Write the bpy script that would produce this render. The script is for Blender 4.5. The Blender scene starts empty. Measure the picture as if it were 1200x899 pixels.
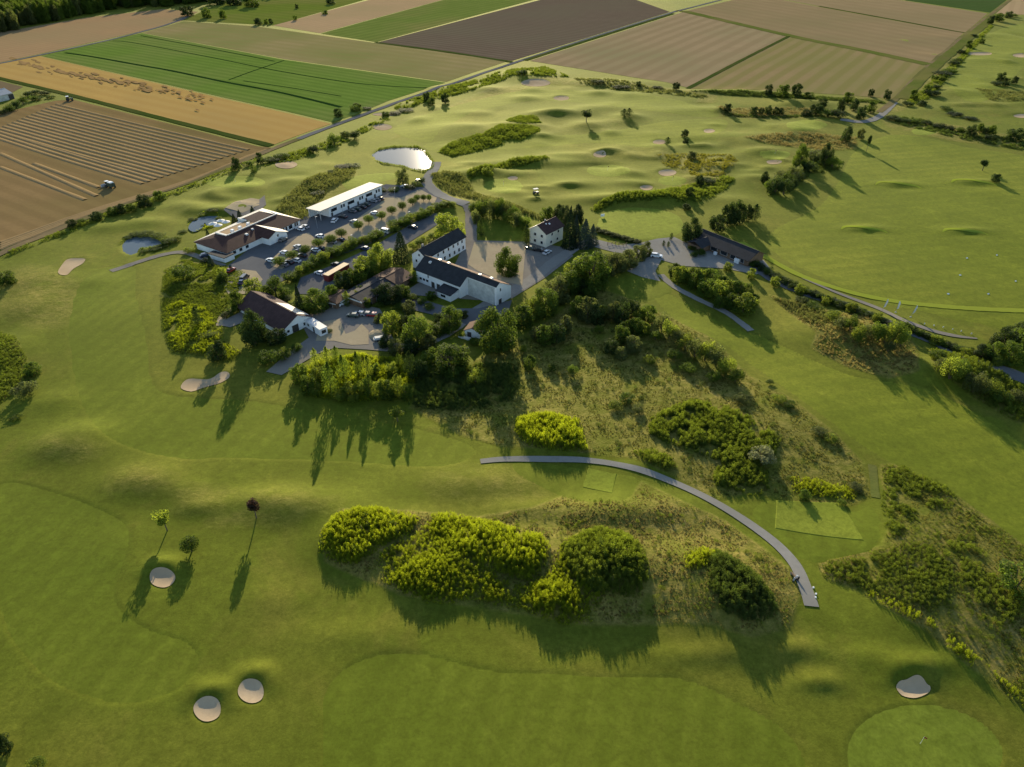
import bpy, bmesh, math, random
import numpy as np
from mathutils import Vector, Matrix
from mathutils.geometry import delaunay_2d_cdt
random.seed(5); RNG = np.random.default_rng(7)
S = bpy.context.scene
C = bpy.data.collections.new('golf_course'); S.collection.children.link(C)
R = math.radians

# ---------------------------------------------------------------- camera, sky, sun, exposure
PITCH, FOC, HC = R(34.5), 833.0, 120.0
cd = bpy.data.cameras.new('camera'); cam = bpy.data.objects.new('camera', cd); C.objects.link(cam)
cam.location = (0, 0, HC); cam.rotation_euler = (R(90) - PITCH, 0, 0)
cd.sensor_fit = 'HORIZONTAL'; cd.angle = 2 * math.atan(600 / FOC); cd.clip_start = 1; cd.clip_end = 30000
S.camera = cam
SUN_AZ, SUN_EL = R(-5.3), R(15.0)
w = bpy.data.worlds.new('World'); S.world = w; w.use_nodes = True
nt = w.node_tree; bg = nt.nodes['Background']
sk = nt.nodes.new('ShaderNodeTexSky'); sk.sky_type = 'NISHITA'; sk.sun_disc = False
sk.sun_elevation = SUN_EL; sk.sun_rotation = SUN_AZ
sk.altitude = 100; sk.air_density = 1.0; sk.dust_density = 0.4
nt.links.new(sk.outputs[0], bg.inputs[0]); bg.inputs[1].default_value = 0.132
sd = bpy.data.lights.new('sun', 'SUN'); sd.energy = 5.0; sd.angle = R(0.5); sd.color = (1.0, 0.84, 0.58)
sun = bpy.data.objects.new('sun', sd); C.objects.link(sun)
to_sun = Vector((math.sin(SUN_AZ) * math.cos(SUN_EL), math.cos(SUN_AZ) * math.cos(SUN_EL), math.sin(SUN_EL)))
sun.rotation_euler = to_sun.to_track_quat('Z', 'Y').to_euler()
S.view_settings.view_transform = 'Standard'; S.view_settings.look = 'None'
S.view_settings.exposure = 0.96; S.view_settings.gamma = 1; S.view_settings.use_curve_mapping = False
S.render.engine = 'CYCLES'
S.cycles.max_bounces = 5; S.cycles.transparent_max_bounces = 6
S.cycles.diffuse_bounces = 3; S.cycles.transmission_bounces = 3; S.cycles.glossy_bounces = 2

# ---------------------------------------------------------------- photo pixels -> metres on the ground
CP, SP = math.cos(PITCH), math.sin(PITCH)
def flat(u, v, z=0.0):
    dx = (u - 600) / FOC; dy = (v - 449.5) / FOC
    t = (z - HC) / (-SP - dy * CP)
    return (dx * t, (CP - dy * SP) * t)
def mpp(x, y, z=0.0):                       # metres per photo pixel there
    return (y * CP + (HC - z) * SP) / FOC

# ---------------------------------------------------------------- the lie of the land
MOUNDS = []                                  # x, y, sx, sy, cos, sin, h
def mound(u, v, ru, rv, h, rot=0.0):
    x, y = flat(u, v); m = mpp(x, y)
    y2 = flat(u, v - rv)[1]; y1 = flat(u, v + rv)[1]
    MOUNDS.append((x, y, ru * m * .7, (y2 - y1) / 2 * .7, math.cos(rot), math.sin(rot), h * (.7 if h < 2.6 else .85)))
for a in [  # u, v, ru, rv, height
    (78,522,44,20,2.2),(100,505,30,12,.8),(168,563,48,22,2.0),(215,575,30,16,.8),(352,592,66,22,2.3),(300,585,40,14,.8),(560,568,70,20,1.3),(232,594,30,12,1.0),(690,598,60,14,1.3),
    (610,600,40,12,1.0),(30,360,30,18,1.5),(40,330,30,14,1.2),(20,290,40,10,.8),(110,330,30,9,.7),(60,470,30,14,1.0),
    (190,659,24,9,.75),(247,806,26,12,.7),(302,787,22,11,.65),(140,640,40,30,.5),(1072,782,44,13,1.2),(960,800,26,12,1.0),
    (930,762,40,14,.8),(1020,770,30,14,.6),(880,765,50,14,.6),(800,770,60,14,.5),(330,700,50,20,.5),(420,745,70,20,.5),(500,610,40,14,.6),
    (640,530,60,14,.6),(760,600,60,22,1.8),(700,610,50,12,1.0),
    # mounds on the far holes
    (648,134,26,5,2.2),(688,148,24,5,2.6),(735,138,20,4,2.0),(700,127,34,4,1.8),(740,183,16,4,1.8),(680,183,22,4,1.8),(712,178,14,5,1.4),
    (770,175,20,5,2.0),(800,130,40,5,1.2),(845,160,40,5,1.2),(600,228,26,5,1.8),(565,205,40,6,1.4),(675,216,30,6,1.6),(540,150,24,5,1.6),
    (560,133,26,3,1.2),(870,165,40,5,1.3),(930,153,34,6,1.8),(890,180,30,5,1.2),(905,160,40,4,1.6),(880,215,24,8,1.4),(860,235,20,6,1.2),
    (950,122,46,4,1.0),(1000,140,50,5,1.0),(820,108,26,3,1.4),(855,108,20,3,1.0),(1140,110,40,6,2.2),(1160,122,40,5,1.8),(1160,70,50,4,1.2),
    (1145,62,14,2,1.2),(1060,48,10,2,1.0),(1100,130,40,5,1.2),(1170,130,30,5,1.2),(285,222,34,7,1.8),(215,242,24,7,1.6),(170,262,34,6,1.4),(265,247,24,6,1.6),
    (240,250,24,6,1.6),(330,196,24,5,1.3),(300,205,24,4,1.0),(120,268,30,6,1.2),(350,215,30,7,1.2),(1090,158,26,5,.8),
    # driving range targets
    (1053,216,26,3.4,1.3),(1013,268,26,3.8,1.3),(1132,271,27,3.8,1.3),(1142,213,28,3.4,1.3),
    (1059,221,15,2.2,-.55),(1019,272.5,15,2.4,-.55),(1138,275.5,15,2.4,-.55),(1150,218,16,2.2,-.55),
    # rough and brush hills
    (425,628,55,30,2.5),(590,650,80,32,2.6),(505,680,50,24,1.6),(705,665,55,38,3.6),(650,705,50,22,1.8),
    (640,512,44,24,2.2),(850,700,70,45,3.2),(800,660,70,30,1.6),(880,500,120,60,2.0),(760,545,34,14,1.2),
    (1060,640,70,60,2.6),(1100,720,90,60,2.4),(240,350,50,40,1.6),(233,330,24,14,1.2),(240,395,40,24,1.2),(1010,392,74,20,3.4),(1120,436,70,18,3.4),
    (10,410,26,24,2.0),(570,155,70,9,3.0),(610,143,20,6,2.0),(620,192,50,5,2.6),(560,203,36,5,1.8),(740,235,70,6,3.2),(800,228,30,6,1.6),(838,196,36,10,1.6),
    (620,90,44,6,3.4),(570,105,36,5,2.0),(700,98,60,4,2.2),(560,240,60,8,2.0),(380,215,50,12,1.4),(810,398,40,20,1.6),
    ]: mound(*a)
_q = random.Random(21)                      # the small humps and hollows of the far holes
for _ in range(130):
    u, v = _q.uniform(470, 960), _q.uniform(100, 236)
    if v < 100 + abs(u - 640) * .02 or (u < 620 and v > 214) or (u > 690 and v > 222) or (u < 520 and 165 < v): continue
    mound(u, v, _q.uniform(8, 24), _q.uniform(2.2, 4.6), _q.choice((1, 1, 1, -.7)) * _q.uniform(.7, 1.9), _q.uniform(-.3, .3))
for _ in range(26): mound(_q.uniform(1090, 1200), _q.uniform(24, 130), _q.uniform(8, 22), _q.uniform(2, 4), _q.choice((1, 1, -.7)) * _q.uniform(.8, 2.0), _q.uniform(-.3, .3))
for _ in range(60):
    u, v = _q.uniform(130, 400), _q.uniform(190, 252)
    if v > 318 - .386 * u and v < 330 - .22 * u: mound(u, v, _q.uniform(8, 20), _q.uniform(2.5, 5), _q.uniform(.4, 1.3), _q.uniform(-.3, .3))
_r = random.Random(3)
WAVES = [(_r.uniform(.02,.16), _r.uniform(0,6.28), _r.uniform(0,6.28)) for _ in range(14)]
VILL = [(flat(*p)) for p in [(236,300),(300,232),(430,205),(520,225),(660,240),(740,285),(900,280),(930,340),(760,320),(560,430),(420,430),(300,420)]]
def sdf(px, py, poly):                       # signed distance to a polygon, inside > 0
    P = np.asarray(poly, float); Q = np.roll(P, -1, 0)
    best = np.full(px.shape, 1e18); ins = np.zeros(px.shape, bool)
    for (ax, ay), (bx, by) in zip(P, Q):
        ex, ey = bx - ax, by - ay; L = ex * ex + ey * ey + 1e-12
        t = np.clip(((px - ax) * ex + (py - ay) * ey) / L, 0, 1)
        d = (px - ax - t * ex) ** 2 + (py - ay - t * ey) ** 2
        best = np.minimum(best, d)
        c = ((ay <= py) & (by > py)) | ((by <= py) & (ay > py))
        with np.errstate(divide='ignore', invalid='ignore'):
            xi = ax + (py - ay) / (by - ay if by != ay else 1e-12) * ex
        ins ^= c & (px < xi)
    return np.where(ins, 1, -1) * np.sqrt(best)
def smooth(t): t = np.clip(t, 0, 1); return t * t * (3 - 2 * t)
HOLES = []                                   # bunkers and ponds: polygon (m), depth, rim, lip
def H(x, y):
    x = np.asarray(x, float); y = np.asarray(y, float); shp = x.shape; x = x.ravel(); y = y.ravel()
    z = np.zeros(x.shape)
    wob = np.zeros(x.shape)
    for f, a, p in WAVES:
        wob += np.sin((x * math.cos(a) + y * math.sin(a)) * f + p) * .012 / f ** .9
    keep = smooth(sdf(x, y, VILL) / -18.0 + .6) * smooth((560 - y) / 150) * smooth((x + 240) / 60)
    z += wob * .5 * keep
    for mx, my, sx, sy, c, s, h in MOUNDS:
        R_ = 3.2 * max(sx, sy)
        k = np.nonzero((np.abs(x - mx) < R_) & (np.abs(y - my) < R_))[0]
        if not len(k): continue
        dx = x[k] - mx; dy = y[k] - my
        q = ((dx * c + dy * s) / sx) ** 2 + ((-dx * s + dy * c) / sy) ** 2
        z[k] += h * np.exp(-.5 * q) * (q < 10.2)
    for poly, depth, rim, lip in HOLES:
        P = np.asarray(poly); lo = P.min(0) - rim * 3; hi = P.max(0) + rim * 3
        k = np.nonzero((x > lo[0]) & (x < hi[0]) & (y > lo[1]) & (y < hi[1]))[0]
        if not len(k): continue
        d = sdf(x[k], y[k], poly)
        z[k] += -depth * smooth(d / rim + .4) + lip * np.exp(-((d + rim * .7) / rim) ** 2) * smooth((y[k] - P[:, 1].mean()) / (rim * 2) + .5)
    return z.reshape(shp)
def h1(x, y): return float(H(np.array([x]), np.array([y]))[0])
def at(u, v, z=None):                        # a photo pixel -> the point of the land seen there
    if z is not None: return flat(u, v, z)
    zz = 0.0
    for _ in range(5):
        x, y = flat(u, v, zz); zz = h1(x, y)
    return (x, y)
def smooth_poly(pts, n=6):                   # closed Catmull-Rom
    out = []; N = len(pts)
    for i in range(N):
        p0, p1, p2, p3 = (np.array(pts[(i + k) % N], float) for k in (-1, 0, 1, 2))
        for j in range(n):
            t = j / n
            out.append(tuple(.5 * (2*p1 + (p2-p0)*t + (2*p0-5*p1+4*p2-p3)*t*t + (3*p1-p0-3*p2+p3)*t**3)))
    return out
def smooth_line(pts, n=8):
    out = []; N = len(pts)
    for i in range(N - 1):
        p0, p1, p2, p3 = (np.array(pts[min(max(i + k, 0), N - 1)], float) for k in (-1, 0, 1, 2))
        for j in range(n):
            t = j / n
            out.append(tuple(.5 * (2*p1 + (p2-p0)*t + (2*p0-5*p1+4*p2-p3)*t*t + (3*p1-p0-3*p2+p3)*t**3)))
    return out + [tuple(pts[-1])]
def ell(u, v, ru, rv, n=20, wob=.04):
    return [(u + ru * math.cos(k / n * 6.2832) * (1 + wob * math.sin(3 * k / n * 6.2832 + u)), v + rv * math.sin(k / n * 6.2832) * (1 + wob * math.cos(2 * k / n * 6.2832 + v))) for k in range(n)]
def W(pts): return [flat(*p) for p in pts]

# ---------------------------------------------------------------- tagging and mesh helpers
def tag(o, label=None, cat=None, group=None, kind=None):
    if label: o['label'] = label
    if cat: o['category'] = cat
    if group: o['group'] = group
    if kind: o['kind'] = kind
    return o
def link(o, parent=None):
    C.objects.link(o)
    if parent is not None: o.parent = parent
    return o
def empty(name, loc=(0, 0, 0), rz=0.0):
    o = bpy.data.objects.new(name, None); o.location = loc; o.rotation_euler = (0, 0, rz); o.empty_display_size = .5
    return link(o)
def mesh_obj(name, me, parent=None): return link(bpy.data.objects.new(name, me), parent)
def mesh(name, v, f, m=None, smooth_=False):
    me = bpy.data.meshes.new(name); me.from_pydata([tuple(map(float, p)) for p in v], [], f); me.update()
    if m is not None: me.materials.append(m)
    if smooth_: me.polygons.foreach_set('use_smooth', [True] * len(me.polygons))
    return me
def mesh_np(name, V, F, m=None, smooth_=False):  # F: (n,k) array, all faces alike
    me = bpy.data.meshes.new(name); V = np.asarray(V, np.float32); F = np.asarray(F, np.int32); k = F.shape[1]
    me.vertices.add(len(V)); me.vertices.foreach_set('co', V.ravel())
    me.loops.add(F.size); me.loops.foreach_set('vertex_index', F.ravel())
    me.polygons.add(len(F)); me.polygons.foreach_set('loop_start', np.arange(0, F.size, k, dtype=np.int32))
    me.polygons.foreach_set('loop_total', np.full(len(F), k, np.int32))
    if smooth_: me.polygons.foreach_set('use_smooth', np.ones(len(F), bool))
    me.update(calc_edges=True)
    if m is not None: me.materials.append(m)
    return me
class MB:                                     # collects shapes, builds ONE mesh
    def __init__(s): s.v = []; s.f = []
    def add(s, v, f):
        n = len(s.v); s.v += list(v); s.f += [tuple(i + n for i in q) for q in f]; return s
    def box(s, x0, y0, z0, x1, y1, z1, taper=1.0):
        cx, cy = (x0+x1)/2, (y0+y1)/2; t = taper
        X0, X1, Y0, Y1 = cx+(x0-cx)*t, cx+(x1-cx)*t, cy+(y0-cy)*t, cy+(y1-cy)*t
        return s.add([(x0,y0,z0),(x1,y0,z0),(x1,y1,z0),(x0,y1,z0),(X0,Y0,z1),(X1,Y0,z1),(X1,Y1,z1),(X0,Y1,z1)],
                     [(3,2,1,0),(4,5,6,7),(0,1,5,4),(1,2,6,5),(2,3,7,6),(3,0,4,7)])
    def prism(s, pts, z0, z1):                # pts ccw
        n = len(pts)
        return s.add([(p[0],p[1],z0) for p in pts]+[(p[0],p[1],z1) for p in pts],
                     [tuple(range(n-1,-1,-1)), tuple(range(n,2*n))]+[(i,(i+1)%n,(i+1)%n+n,i+n) for i in range(n)])
    def tube(s, a, b, r0, r1, n=6):
        a, b = Vector(a), Vector(b); d = (b-a).normalized(); u = d.orthogonal().normalized(); w_ = d.cross(u)
        v = []
        for p, r in ((a, r0), (b, r1)):
            v += [tuple(p + (u*math.cos(6.2832*k/n) + w_*math.sin(6.2832*k/n))*r) for k in range(n)]
        return s.add(v, [(i,(i+1)%n,(i+1)%n+n,i+n) for i in range(n)]+[tuple(range(n-1,-1,-1)), tuple(range(n,2*n))])
    def build(s, name, m, parent=None):
        return mesh_obj(name, mesh(name, s.v, s.f, m), parent)

# ---------------------------------------------------------------- materials
def new_mat(name):
    m = bpy.data.materials.new(name); m.use_nodes = True; t = m.node_tree
    return m, t, t.nodes['Principled BSDF'], t.nodes['Material Output']
def N(t, kind, **kw):
    n = t.nodes.new('ShaderNode' + kind)
    for k, v in kw.items(): setattr(n, k, v)
    return n
def noise(t, vec, scale, detail=3, rough=.55, dist=0):
    n = N(t, 'TexNoise'); n.inputs['Scale'].default_value = scale; n.inputs['Detail'].default_value = detail
    n.inputs['Roughness'].default_value = rough; n.inputs['Distortion'].default_value = dist
    t.links.new(vec, n.inputs['Vector']); return n.outputs['Fac']
def ramp(t, fac, a, b, ca=(0,0,0), cb=(1,1,1)):
    n = N(t, 'ValToRGB'); n.color_ramp.elements[0].position = a; n.color_ramp.elements[1].position = b
    n.color_ramp.elements[0].color = (*ca, 1); n.color_ramp.elements[1].color = (*cb, 1)
    t.links.new(fac, n.inputs[0]); return n.outputs[0]
def mix(t, fac, a, b, mode='MIX'):
    n = N(t, 'Mix', data_type='RGBA', blend_type=mode)
    for sock, val in ((n.inputs[0], fac), (n.inputs[6], a), (n.inputs[7], b)):
        if isinstance(val, bpy.types.NodeSocket): t.links.new(val, sock)
        elif isinstance(val, (int, float)): sock.default_value = val
        else: sock.default_value = (*val, 1)
    return n.outputs[2]
def math_(t, op, a, b=None):
    n = N(t, 'Math', operation=op)
    for k, val in enumerate((a, b)):
        if val is None: continue
        if isinstance(val, bpy.types.NodeSocket): t.links.new(val, n.inputs[k])
        else: n.inputs[k].default_value = val
    return n.outputs[0]
def bump(t, b, height, strength, dist):
    n = N(t, 'Bump'); n.inputs['Strength'].default_value = strength; n.inputs['Distance'].default_value = dist
    t.links.new(height, n.inputs['Height']); t.links.new(n.outputs[0], b.inputs['Normal'])
def wcoord(t): return N(t, 'NewGeometry').outputs['Position']
def stripes(t, vec, ang, spacing, warp=0.0, warpscale=.02):
    mp = N(t, 'Mapping'); mp.inputs['Rotation'].default_value = (0, 0, -ang); t.links.new(vec, mp.inputs[0])
    wv = N(t, 'TexWave', wave_type='BANDS', bands_direction='Y', wave_profile='SIN')
    wv.inputs['Scale'].default_value = 2 * math.pi / (20 * spacing) ; wv.inputs['Distortion'].default_value = warp
    wv.inputs['Detail'].default_value = 1; wv.inputs['Detail Scale'].default_value = warpscale
    t.links.new(mp.outputs[0], wv.inputs[0]); return wv.outputs['Fac']
def streaks(t, P, k):                        # mower passes and brushed grain: noise drawn out along one heading
    mp = N(t, 'Mapping'); mp.inputs['Rotation'].default_value = (0, 0, 1.1 + 8 * k); mp.inputs['Scale'].default_value = (.10, 1, 1); t.links.new(P, mp.inputs[0])
    return noise(t, mp.outputs[0], .9, 5, .7)
def wear(t, P, col, fine=.5, broad=.5):       # grain of the sward, broad patches and old wheel tracks
    g = math_(t, 'ADD', math_(t, 'MULTIPLY', noise(t, P, 1.5, 5, .75), .5), math_(t, 'MULTIPLY', noise(t, P, .45, 4, .7, .5), .5)); col = mix(t, fine, col, ramp(t, g, .38, .62, (.42,.46,.42), (1.5,1.42,1.3)), 'MULTIPLY')
    q = noise(t, P, .028, 5, .62, 1.2); col = mix(t, broad, col, ramp(t, q, .36, .64, (.62,.68,.62), (1.35,1.22,1.3)), 'MULTIPLY')
    wv = N(t, 'TexWave', wave_type='BANDS', bands_direction='DIAGONAL', wave_profile='SAW'); wv.inputs['Scale'].default_value = .022; wv.inputs['Distortion'].default_value = 9; wv.inputs['Detail'].default_value = 2; wv.inputs['Detail Scale'].default_value = .35
    t.links.new(P, wv.inputs[0]); return mix(t, .5, col, ramp(t, wv.outputs['Fac'], .90, .97, (1,1,1), (1.28,1.2,1.35)), 'MULTIPLY')
def grassy(b):                              # blades throw light forward, so turf glows towards a low sun
    t = b.id_data; b.inputs['Roughness'].default_value = .9; b.inputs['Specular IOR Level'].default_value = .05
    g = N(t, 'BsdfGlossy'); g.inputs['Color'].default_value = (.34, .37, .045, 1); g.inputs['Roughness'].default_value = .84
    m = N(t, 'MixShader'); m.inputs[0].default_value = .20
    t.links.new(b.outputs[0], m.inputs[1]); t.links.new(g.outputs[0], m.inputs[2]); t.links.new(m.outputs[0], t.nodes['Material Output'].inputs['Surface'])
def ground_mat(name, c1, c2, c3, scales=(.6, .09, .012), st=None, bmp=.35, bdist=.15, rough=.9, sheen=0.0, sheen_tint=(1,.9,.4), contrast=1.0):
    """three scales of mottling between c1 and c2, drifts towards c3; st: list of (angle, spacing, colour, amount)"""
    m, t, b, o = new_mat(name); P = wcoord(t)
    n1 = noise(t, P, scales[0], 4, .65); n2 = noise(t, P, scales[1], 4, .6); n3 = noise(t, P, scales[2], 3, .5)
    f = math_(t, 'ADD', math_(t, 'MULTIPLY', n1, .5), math_(t, 'MULTIPLY', n2, .5))
    if sheen: f = math_(t, 'ADD', math_(t, 'MULTIPLY', f, .62), math_(t, 'MULTIPLY', streaks(t, P, sheen), .38))
    lo, hi = .5 - .16 / contrast, .5 + .16 / contrast
    col = mix(t, ramp(t, f, lo, hi), c1, c2)
    col = mix(t, ramp(t, n3, .42, .66), col, c3)
    for ang, sp, sc, amt in (st or []):
        q = stripes(t, P, ang, sp, 1.2, .3)
        col = mix(t, math_(t, 'MULTIPLY', ramp(t, q, .25, .75), amt), col, sc)
    if sheen: col = wear(t, P, col, .75, .6)
    t.links.new(col, b.inputs['Base Color']); b.inputs['Roughness'].default_value = rough
    b.inputs['Specular IOR Level'].default_value = 0.0
    if sheen: grassy(b)
    if bmp: bump(t, b, n1, bmp, bdist)
    return m
def plain(name, col, rough=.7, var=.12, scale=.8, metal=0.0, spec=.3):
    m, t, b, o = new_mat(name); P = wcoord(t)
    n1 = noise(t, P, scale, 4, .65)
    c = mix(t, ramp(t, n1, .3, .7), tuple(x * (1 - var) for x in col), tuple(min(1, x * (1 + var)) for x in col))
    t.links.new(c, b.inputs['Base Color']); b.inputs['Roughness'].default_value = rough
    b.inputs['Metallic'].default_value = metal; b.inputs['Specular IOR Level'].default_value = spec
    return m
def leaf_mat(name, c1, c2, trans, weight=.45, spread=.35):
    m, t, b, o = new_mat(name); P = wcoord(t)
    oi = N(t, 'ObjectInfo'); n1 = noise(t, P, .9, 2, .6)
    f = math_(t, 'ADD', math_(t, 'MULTIPLY', oi.outputs['Random'], .6), math_(t, 'MULTIPLY', n1, .45))
    col = mix(t, ramp(t, f, .2, .85), c1, c2)
    t.links.new(col, b.inputs['Base Color']); b.inputs['Roughness'].default_value = .75; b.inputs['Specular IOR Level'].default_value = .12
    tr = N(t, 'BsdfTranslucent')
    tcol = mix(t, ramp(t, f, .2, .85), tuple(x * (1 - spread) for x in trans), tuple(x * (1 + spread) for x in trans))
    t.links.new(tcol, tr.inputs[0])
    mx = N(t, 'MixShader'); mx.inputs[0].default_value = weight
    t.links.new(b.outputs[0], mx.inputs[1]); t.links.new(tr.outputs[0], mx.inputs[2]); t.links.new(mx.outputs[0], o.inputs['Surface'])
    return m
G1, G2, G3 = (.034,.056,.005), (.062,.090,.009), (.086,.090,.015)
M = {}
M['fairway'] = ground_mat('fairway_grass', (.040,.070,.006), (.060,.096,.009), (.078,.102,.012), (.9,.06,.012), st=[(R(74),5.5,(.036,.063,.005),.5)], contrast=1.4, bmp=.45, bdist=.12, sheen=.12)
M['fairway_pale'] = ground_mat('pale_fairway_grass', (.066,.094,.008), (.094,.126,.011), (.110,.132,.015), (.9,.06,.012), st=[(R(12),7,(.056,.086,.007),.4)], contrast=1.4, bmp=.45, bdist=.12, sheen=.12)  # copy of the fairway grass for far holes, their brighter light put into the colour
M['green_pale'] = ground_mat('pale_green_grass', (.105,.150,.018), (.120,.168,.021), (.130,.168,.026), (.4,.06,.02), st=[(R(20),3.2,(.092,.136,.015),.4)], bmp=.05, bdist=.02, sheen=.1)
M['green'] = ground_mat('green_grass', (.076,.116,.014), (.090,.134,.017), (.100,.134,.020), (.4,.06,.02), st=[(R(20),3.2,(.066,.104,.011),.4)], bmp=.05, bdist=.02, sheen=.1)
M['tee'] = ground_mat('tee_grass', (.080,.126,.013), (.100,.148,.016), (.112,.146,.020), (.5,.08,.02), bmp=.08, bdist=.03, sheen=.1)
M['sand'] = ground_mat('bunker_sand', (.37,.285,.185), (.44,.345,.225), (.33,.25,.16), (1.2,.4,.1), bmp=.3, bdist=.06)
M['asphalt'] = ground_mat('asphalt', (.085,.088,.094), (.115,.118,.124), (.13,.13,.132), (.8,.12,.03), bmp=.1, bdist=.02, rough=.8)
M['path'] = ground_mat('path_asphalt', (.185,.180,.165), (.25,.242,.222), (.21,.20,.175), (1.0,.2,.05), bmp=.1, bdist=.02, rough=.8)
M['gravel'] = ground_mat('gravel_ground', (.27,.22,.15), (.36,.30,.20), (.31,.27,.18), (1.0,.16,.05), bmp=.3, bdist=.05)
M['yard'] = ground_mat('yard_paving', (.15,.14,.13), (.20,.185,.165), (.22,.20,.165), (.8,.15,.04), bmp=.15, bdist=.03)
M['dirt'] = ground_mat('track_dirt', (.15,.115,.065), (.20,.155,.085), (.11,.11,.035), (.7,.12,.02), bmp=.3, bdist=.06)
# ---------------------------------------------------------------- holes in the ground: bunkers and ponds
BUNK = [  # polygon in photo pixels, depth, rim, lip
 ([(212,455),(216,447),(224,444),(233,444.5),(247,444),(259,436.5),(268,437),(268.5,443),(258,449),(247,452),(238,454.5),(224,459)],.9,2.2,.35,'long winding sand bunker below the wooded belt'),
 (ell(190,677,15,11.5),1.0,2.0,.9,'round sand bunker between the shadows of two young trees'),
 (ell(243.5,831,16,14.5),1.0,2.0,.9,'larger round sand bunker of the pair on the dark fairway'),
 (ell(294.5,810,15,14.5),1.0,2.0,.9,'smaller round sand bunker of the pair, further from the camera'),
 ([(1050,806),(1054,799),(1062,797),(1072,792),(1080,794),(1086,802),(1090,805),(1089,811),(1080,816),(1070,818),(1057,815)],1.1,2.2,1.0,'sand bunker on the bank behind the round green'),
 ([(68,318),(74,309),(80,304),(92,303),(100,304),(97,309),(86,315),(79,322),(71,322)],.9,2.5,.4,'kidney shaped sand bunker left of the pond'),
 (ell(335,193,13,4.5),1.0,3,.4,'sand bunker under the field hedge'),
 (ell(448,149,11,3.6),1.0,3,.4,'sand bunker beside the field corner shrubs'),
 (ell(452,134,15,1.9),1.0,3,.4,'thin sand strip bunker on the far fairway'),
 (ell(628,97,17,4.2),1.4,3,.6,'wide sand bunker under the brushy bank by the brown field'),
 (ell(658,115,9,2.6),1.6,3,.6,'dark faced sand bunker on the far fairway'),
 (ell(703,181,7.5,3.4),1.8,3,.6,'deep pot bunker in the hollow of the middle fairway'),
 (ell(601,209,6,2.2),1.0,3,.3,'small sand bunker beside the hedge bank'),
 (ell(773,166.5,8,2.4),1.2,3,.5,'small sand bunker behind the lone dark tree'),
 (ell(782,202.5,10.5,3.6),1.6,3,.8,'sand bunker with a shaded face above the far green'),
 (ell(757.5,220,7.5,2.8),1.4,3,.6,'small sand bunker left of the yellow rough'),
 (ell(831,153.5,6.5,2.2),1.2,3,.5,'small sand bunker in the pale far fairway'),
 (ell(907,190,9,2.4),1.2,3,.4,'shaded sand bunker in front of a far green'),
 (ell(1148,63,15,1.8),1.6,4,.8,'sand bunker on the far right fairway'),
 (ell(1197,65,10,2.2),1.6,4,.8,'sand bunker at the right edge of the far fairway'),
 (ell(1198,136,10,2.0),1.4,4,.8,'sand bunker near the right edge behind the rough bank'),
]
POND = [
 ([(436,181),(444,176),(458,173.5),(474,172.5),(490,174),(498,177),(500,183),(506,190),(505,196),(497,200),(484,198),(470,193),(452,191),(442,187)],1.2,2.4,.2,'large reflecting pond at the end of the car park drive','pond'),
 ([(143,287),(147,281),(156,277),(165,275.5),(178,277),(185,280),(192,283),(188,287),(172,290),(163,291),(160,296),(152,298),(145,294)],1.2,2.2,.2,'small kidney shaped pond west of the clubhouse','pond'),
 ([(222,268),(226,261),(236,255),(247,252),(255,253),(253,262),(244,266),(240,262),(237,268),(228,272)],.9,1.6,.1,'reedy garden pond behind the clubhouse terrace','pond'),
]
for p, d, rim, lip, lab in BUNK: p[:] = [at(*q) for q in p]
for p, d, rim, lip, lab, k in POND: p[:] = [at(*q) for q in p]
for p, d, rim, lip, *_ in BUNK + POND: HOLES.append((p, d * .3 if (p, d, rim, lip) and lip != .2 else d * .7, rim, lip * .35))

# mown areas, lying a hand lower than the rough around them
FW = [
 ([(118,315),(157,312),(161,350),(172,395),(177,440),(200,462),(300,470),(400,488),(480,500),(556,524),(520,546),(400,541),(267,537),(217,538),(160,527),(112,500),(88,450),(81,380),(92,335)], 'sunlit fairway left of the wooded belt'),
 ([(45,571),(92,586),(140,608),(152,626),(148,650),(136,688),(136,704),(150,722),(182,740),(216,750),(233,768),(230,788),(200,812),(150,825),(108,818),(55,795),(14,750),(0,715),(-30,650),(-20,580),(10,565)], 'dark mown fairway in the lower left'),
 ([(378,850),(379,815),(400,786),(440,768),(490,765),(560,782),(600,787),(700,791),(800,795),(870,825),(920,855),(945,895),(950,960),(860,1040),(500,1040),(390,960)], 'wide mown fairway end at the bottom'),
 ([(752,330),(800,352),(850,380),(895,395),(950,420),(1000,440),(1060,450),(1120,470),(1200,520),(1260,560),(1260,690),(1200,640),(1120,580),(1040,540),(1000,515),(940,470),(890,435),(850,405),(800,380),(770,355)], 'long fairway falling to the right beyond the rough'),
 ([(1000,178),(1040,158),(1090,162),(1130,172),(1240,200),(1240,392),(1165,384),(1090,368),(1020,352),(960,325),(905,296),(905,270),(960,240),(985,205)], 'broad practice ground of the driving range'),
 ([(460,150),(540,122),(620,104),(720,108),(790,116),(840,128),(830,138),(740,128),(640,118),(560,130),(520,150),(500,168)], 'far fairway below the brown fields'),
 ([(500,168),(600,158),(700,155),(780,142),(850,140),(840,158),(770,172),(700,168),(600,176),(520,180)], 'middle fairway crossed by mounds'),
 ([(1110,100),(1130,70),(1150,45),(1185,30),(1240,25),(1240,60),(1200,80),(1170,110),(1140,120)], 'far right fairway climbing beside the field'),
]
for p, lab in FW: p[:] = smooth_poly([at(*q) for q in p], 6)
G1P = smooth_poly([at(*q) for q in ell(1082,884,92,58,30,.02)], 3)
for p in [FW[0][0], FW[1][0], FW[2][0], FW[3][0], G1P]: HOLES.append((p, .13, .7, 0))

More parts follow.
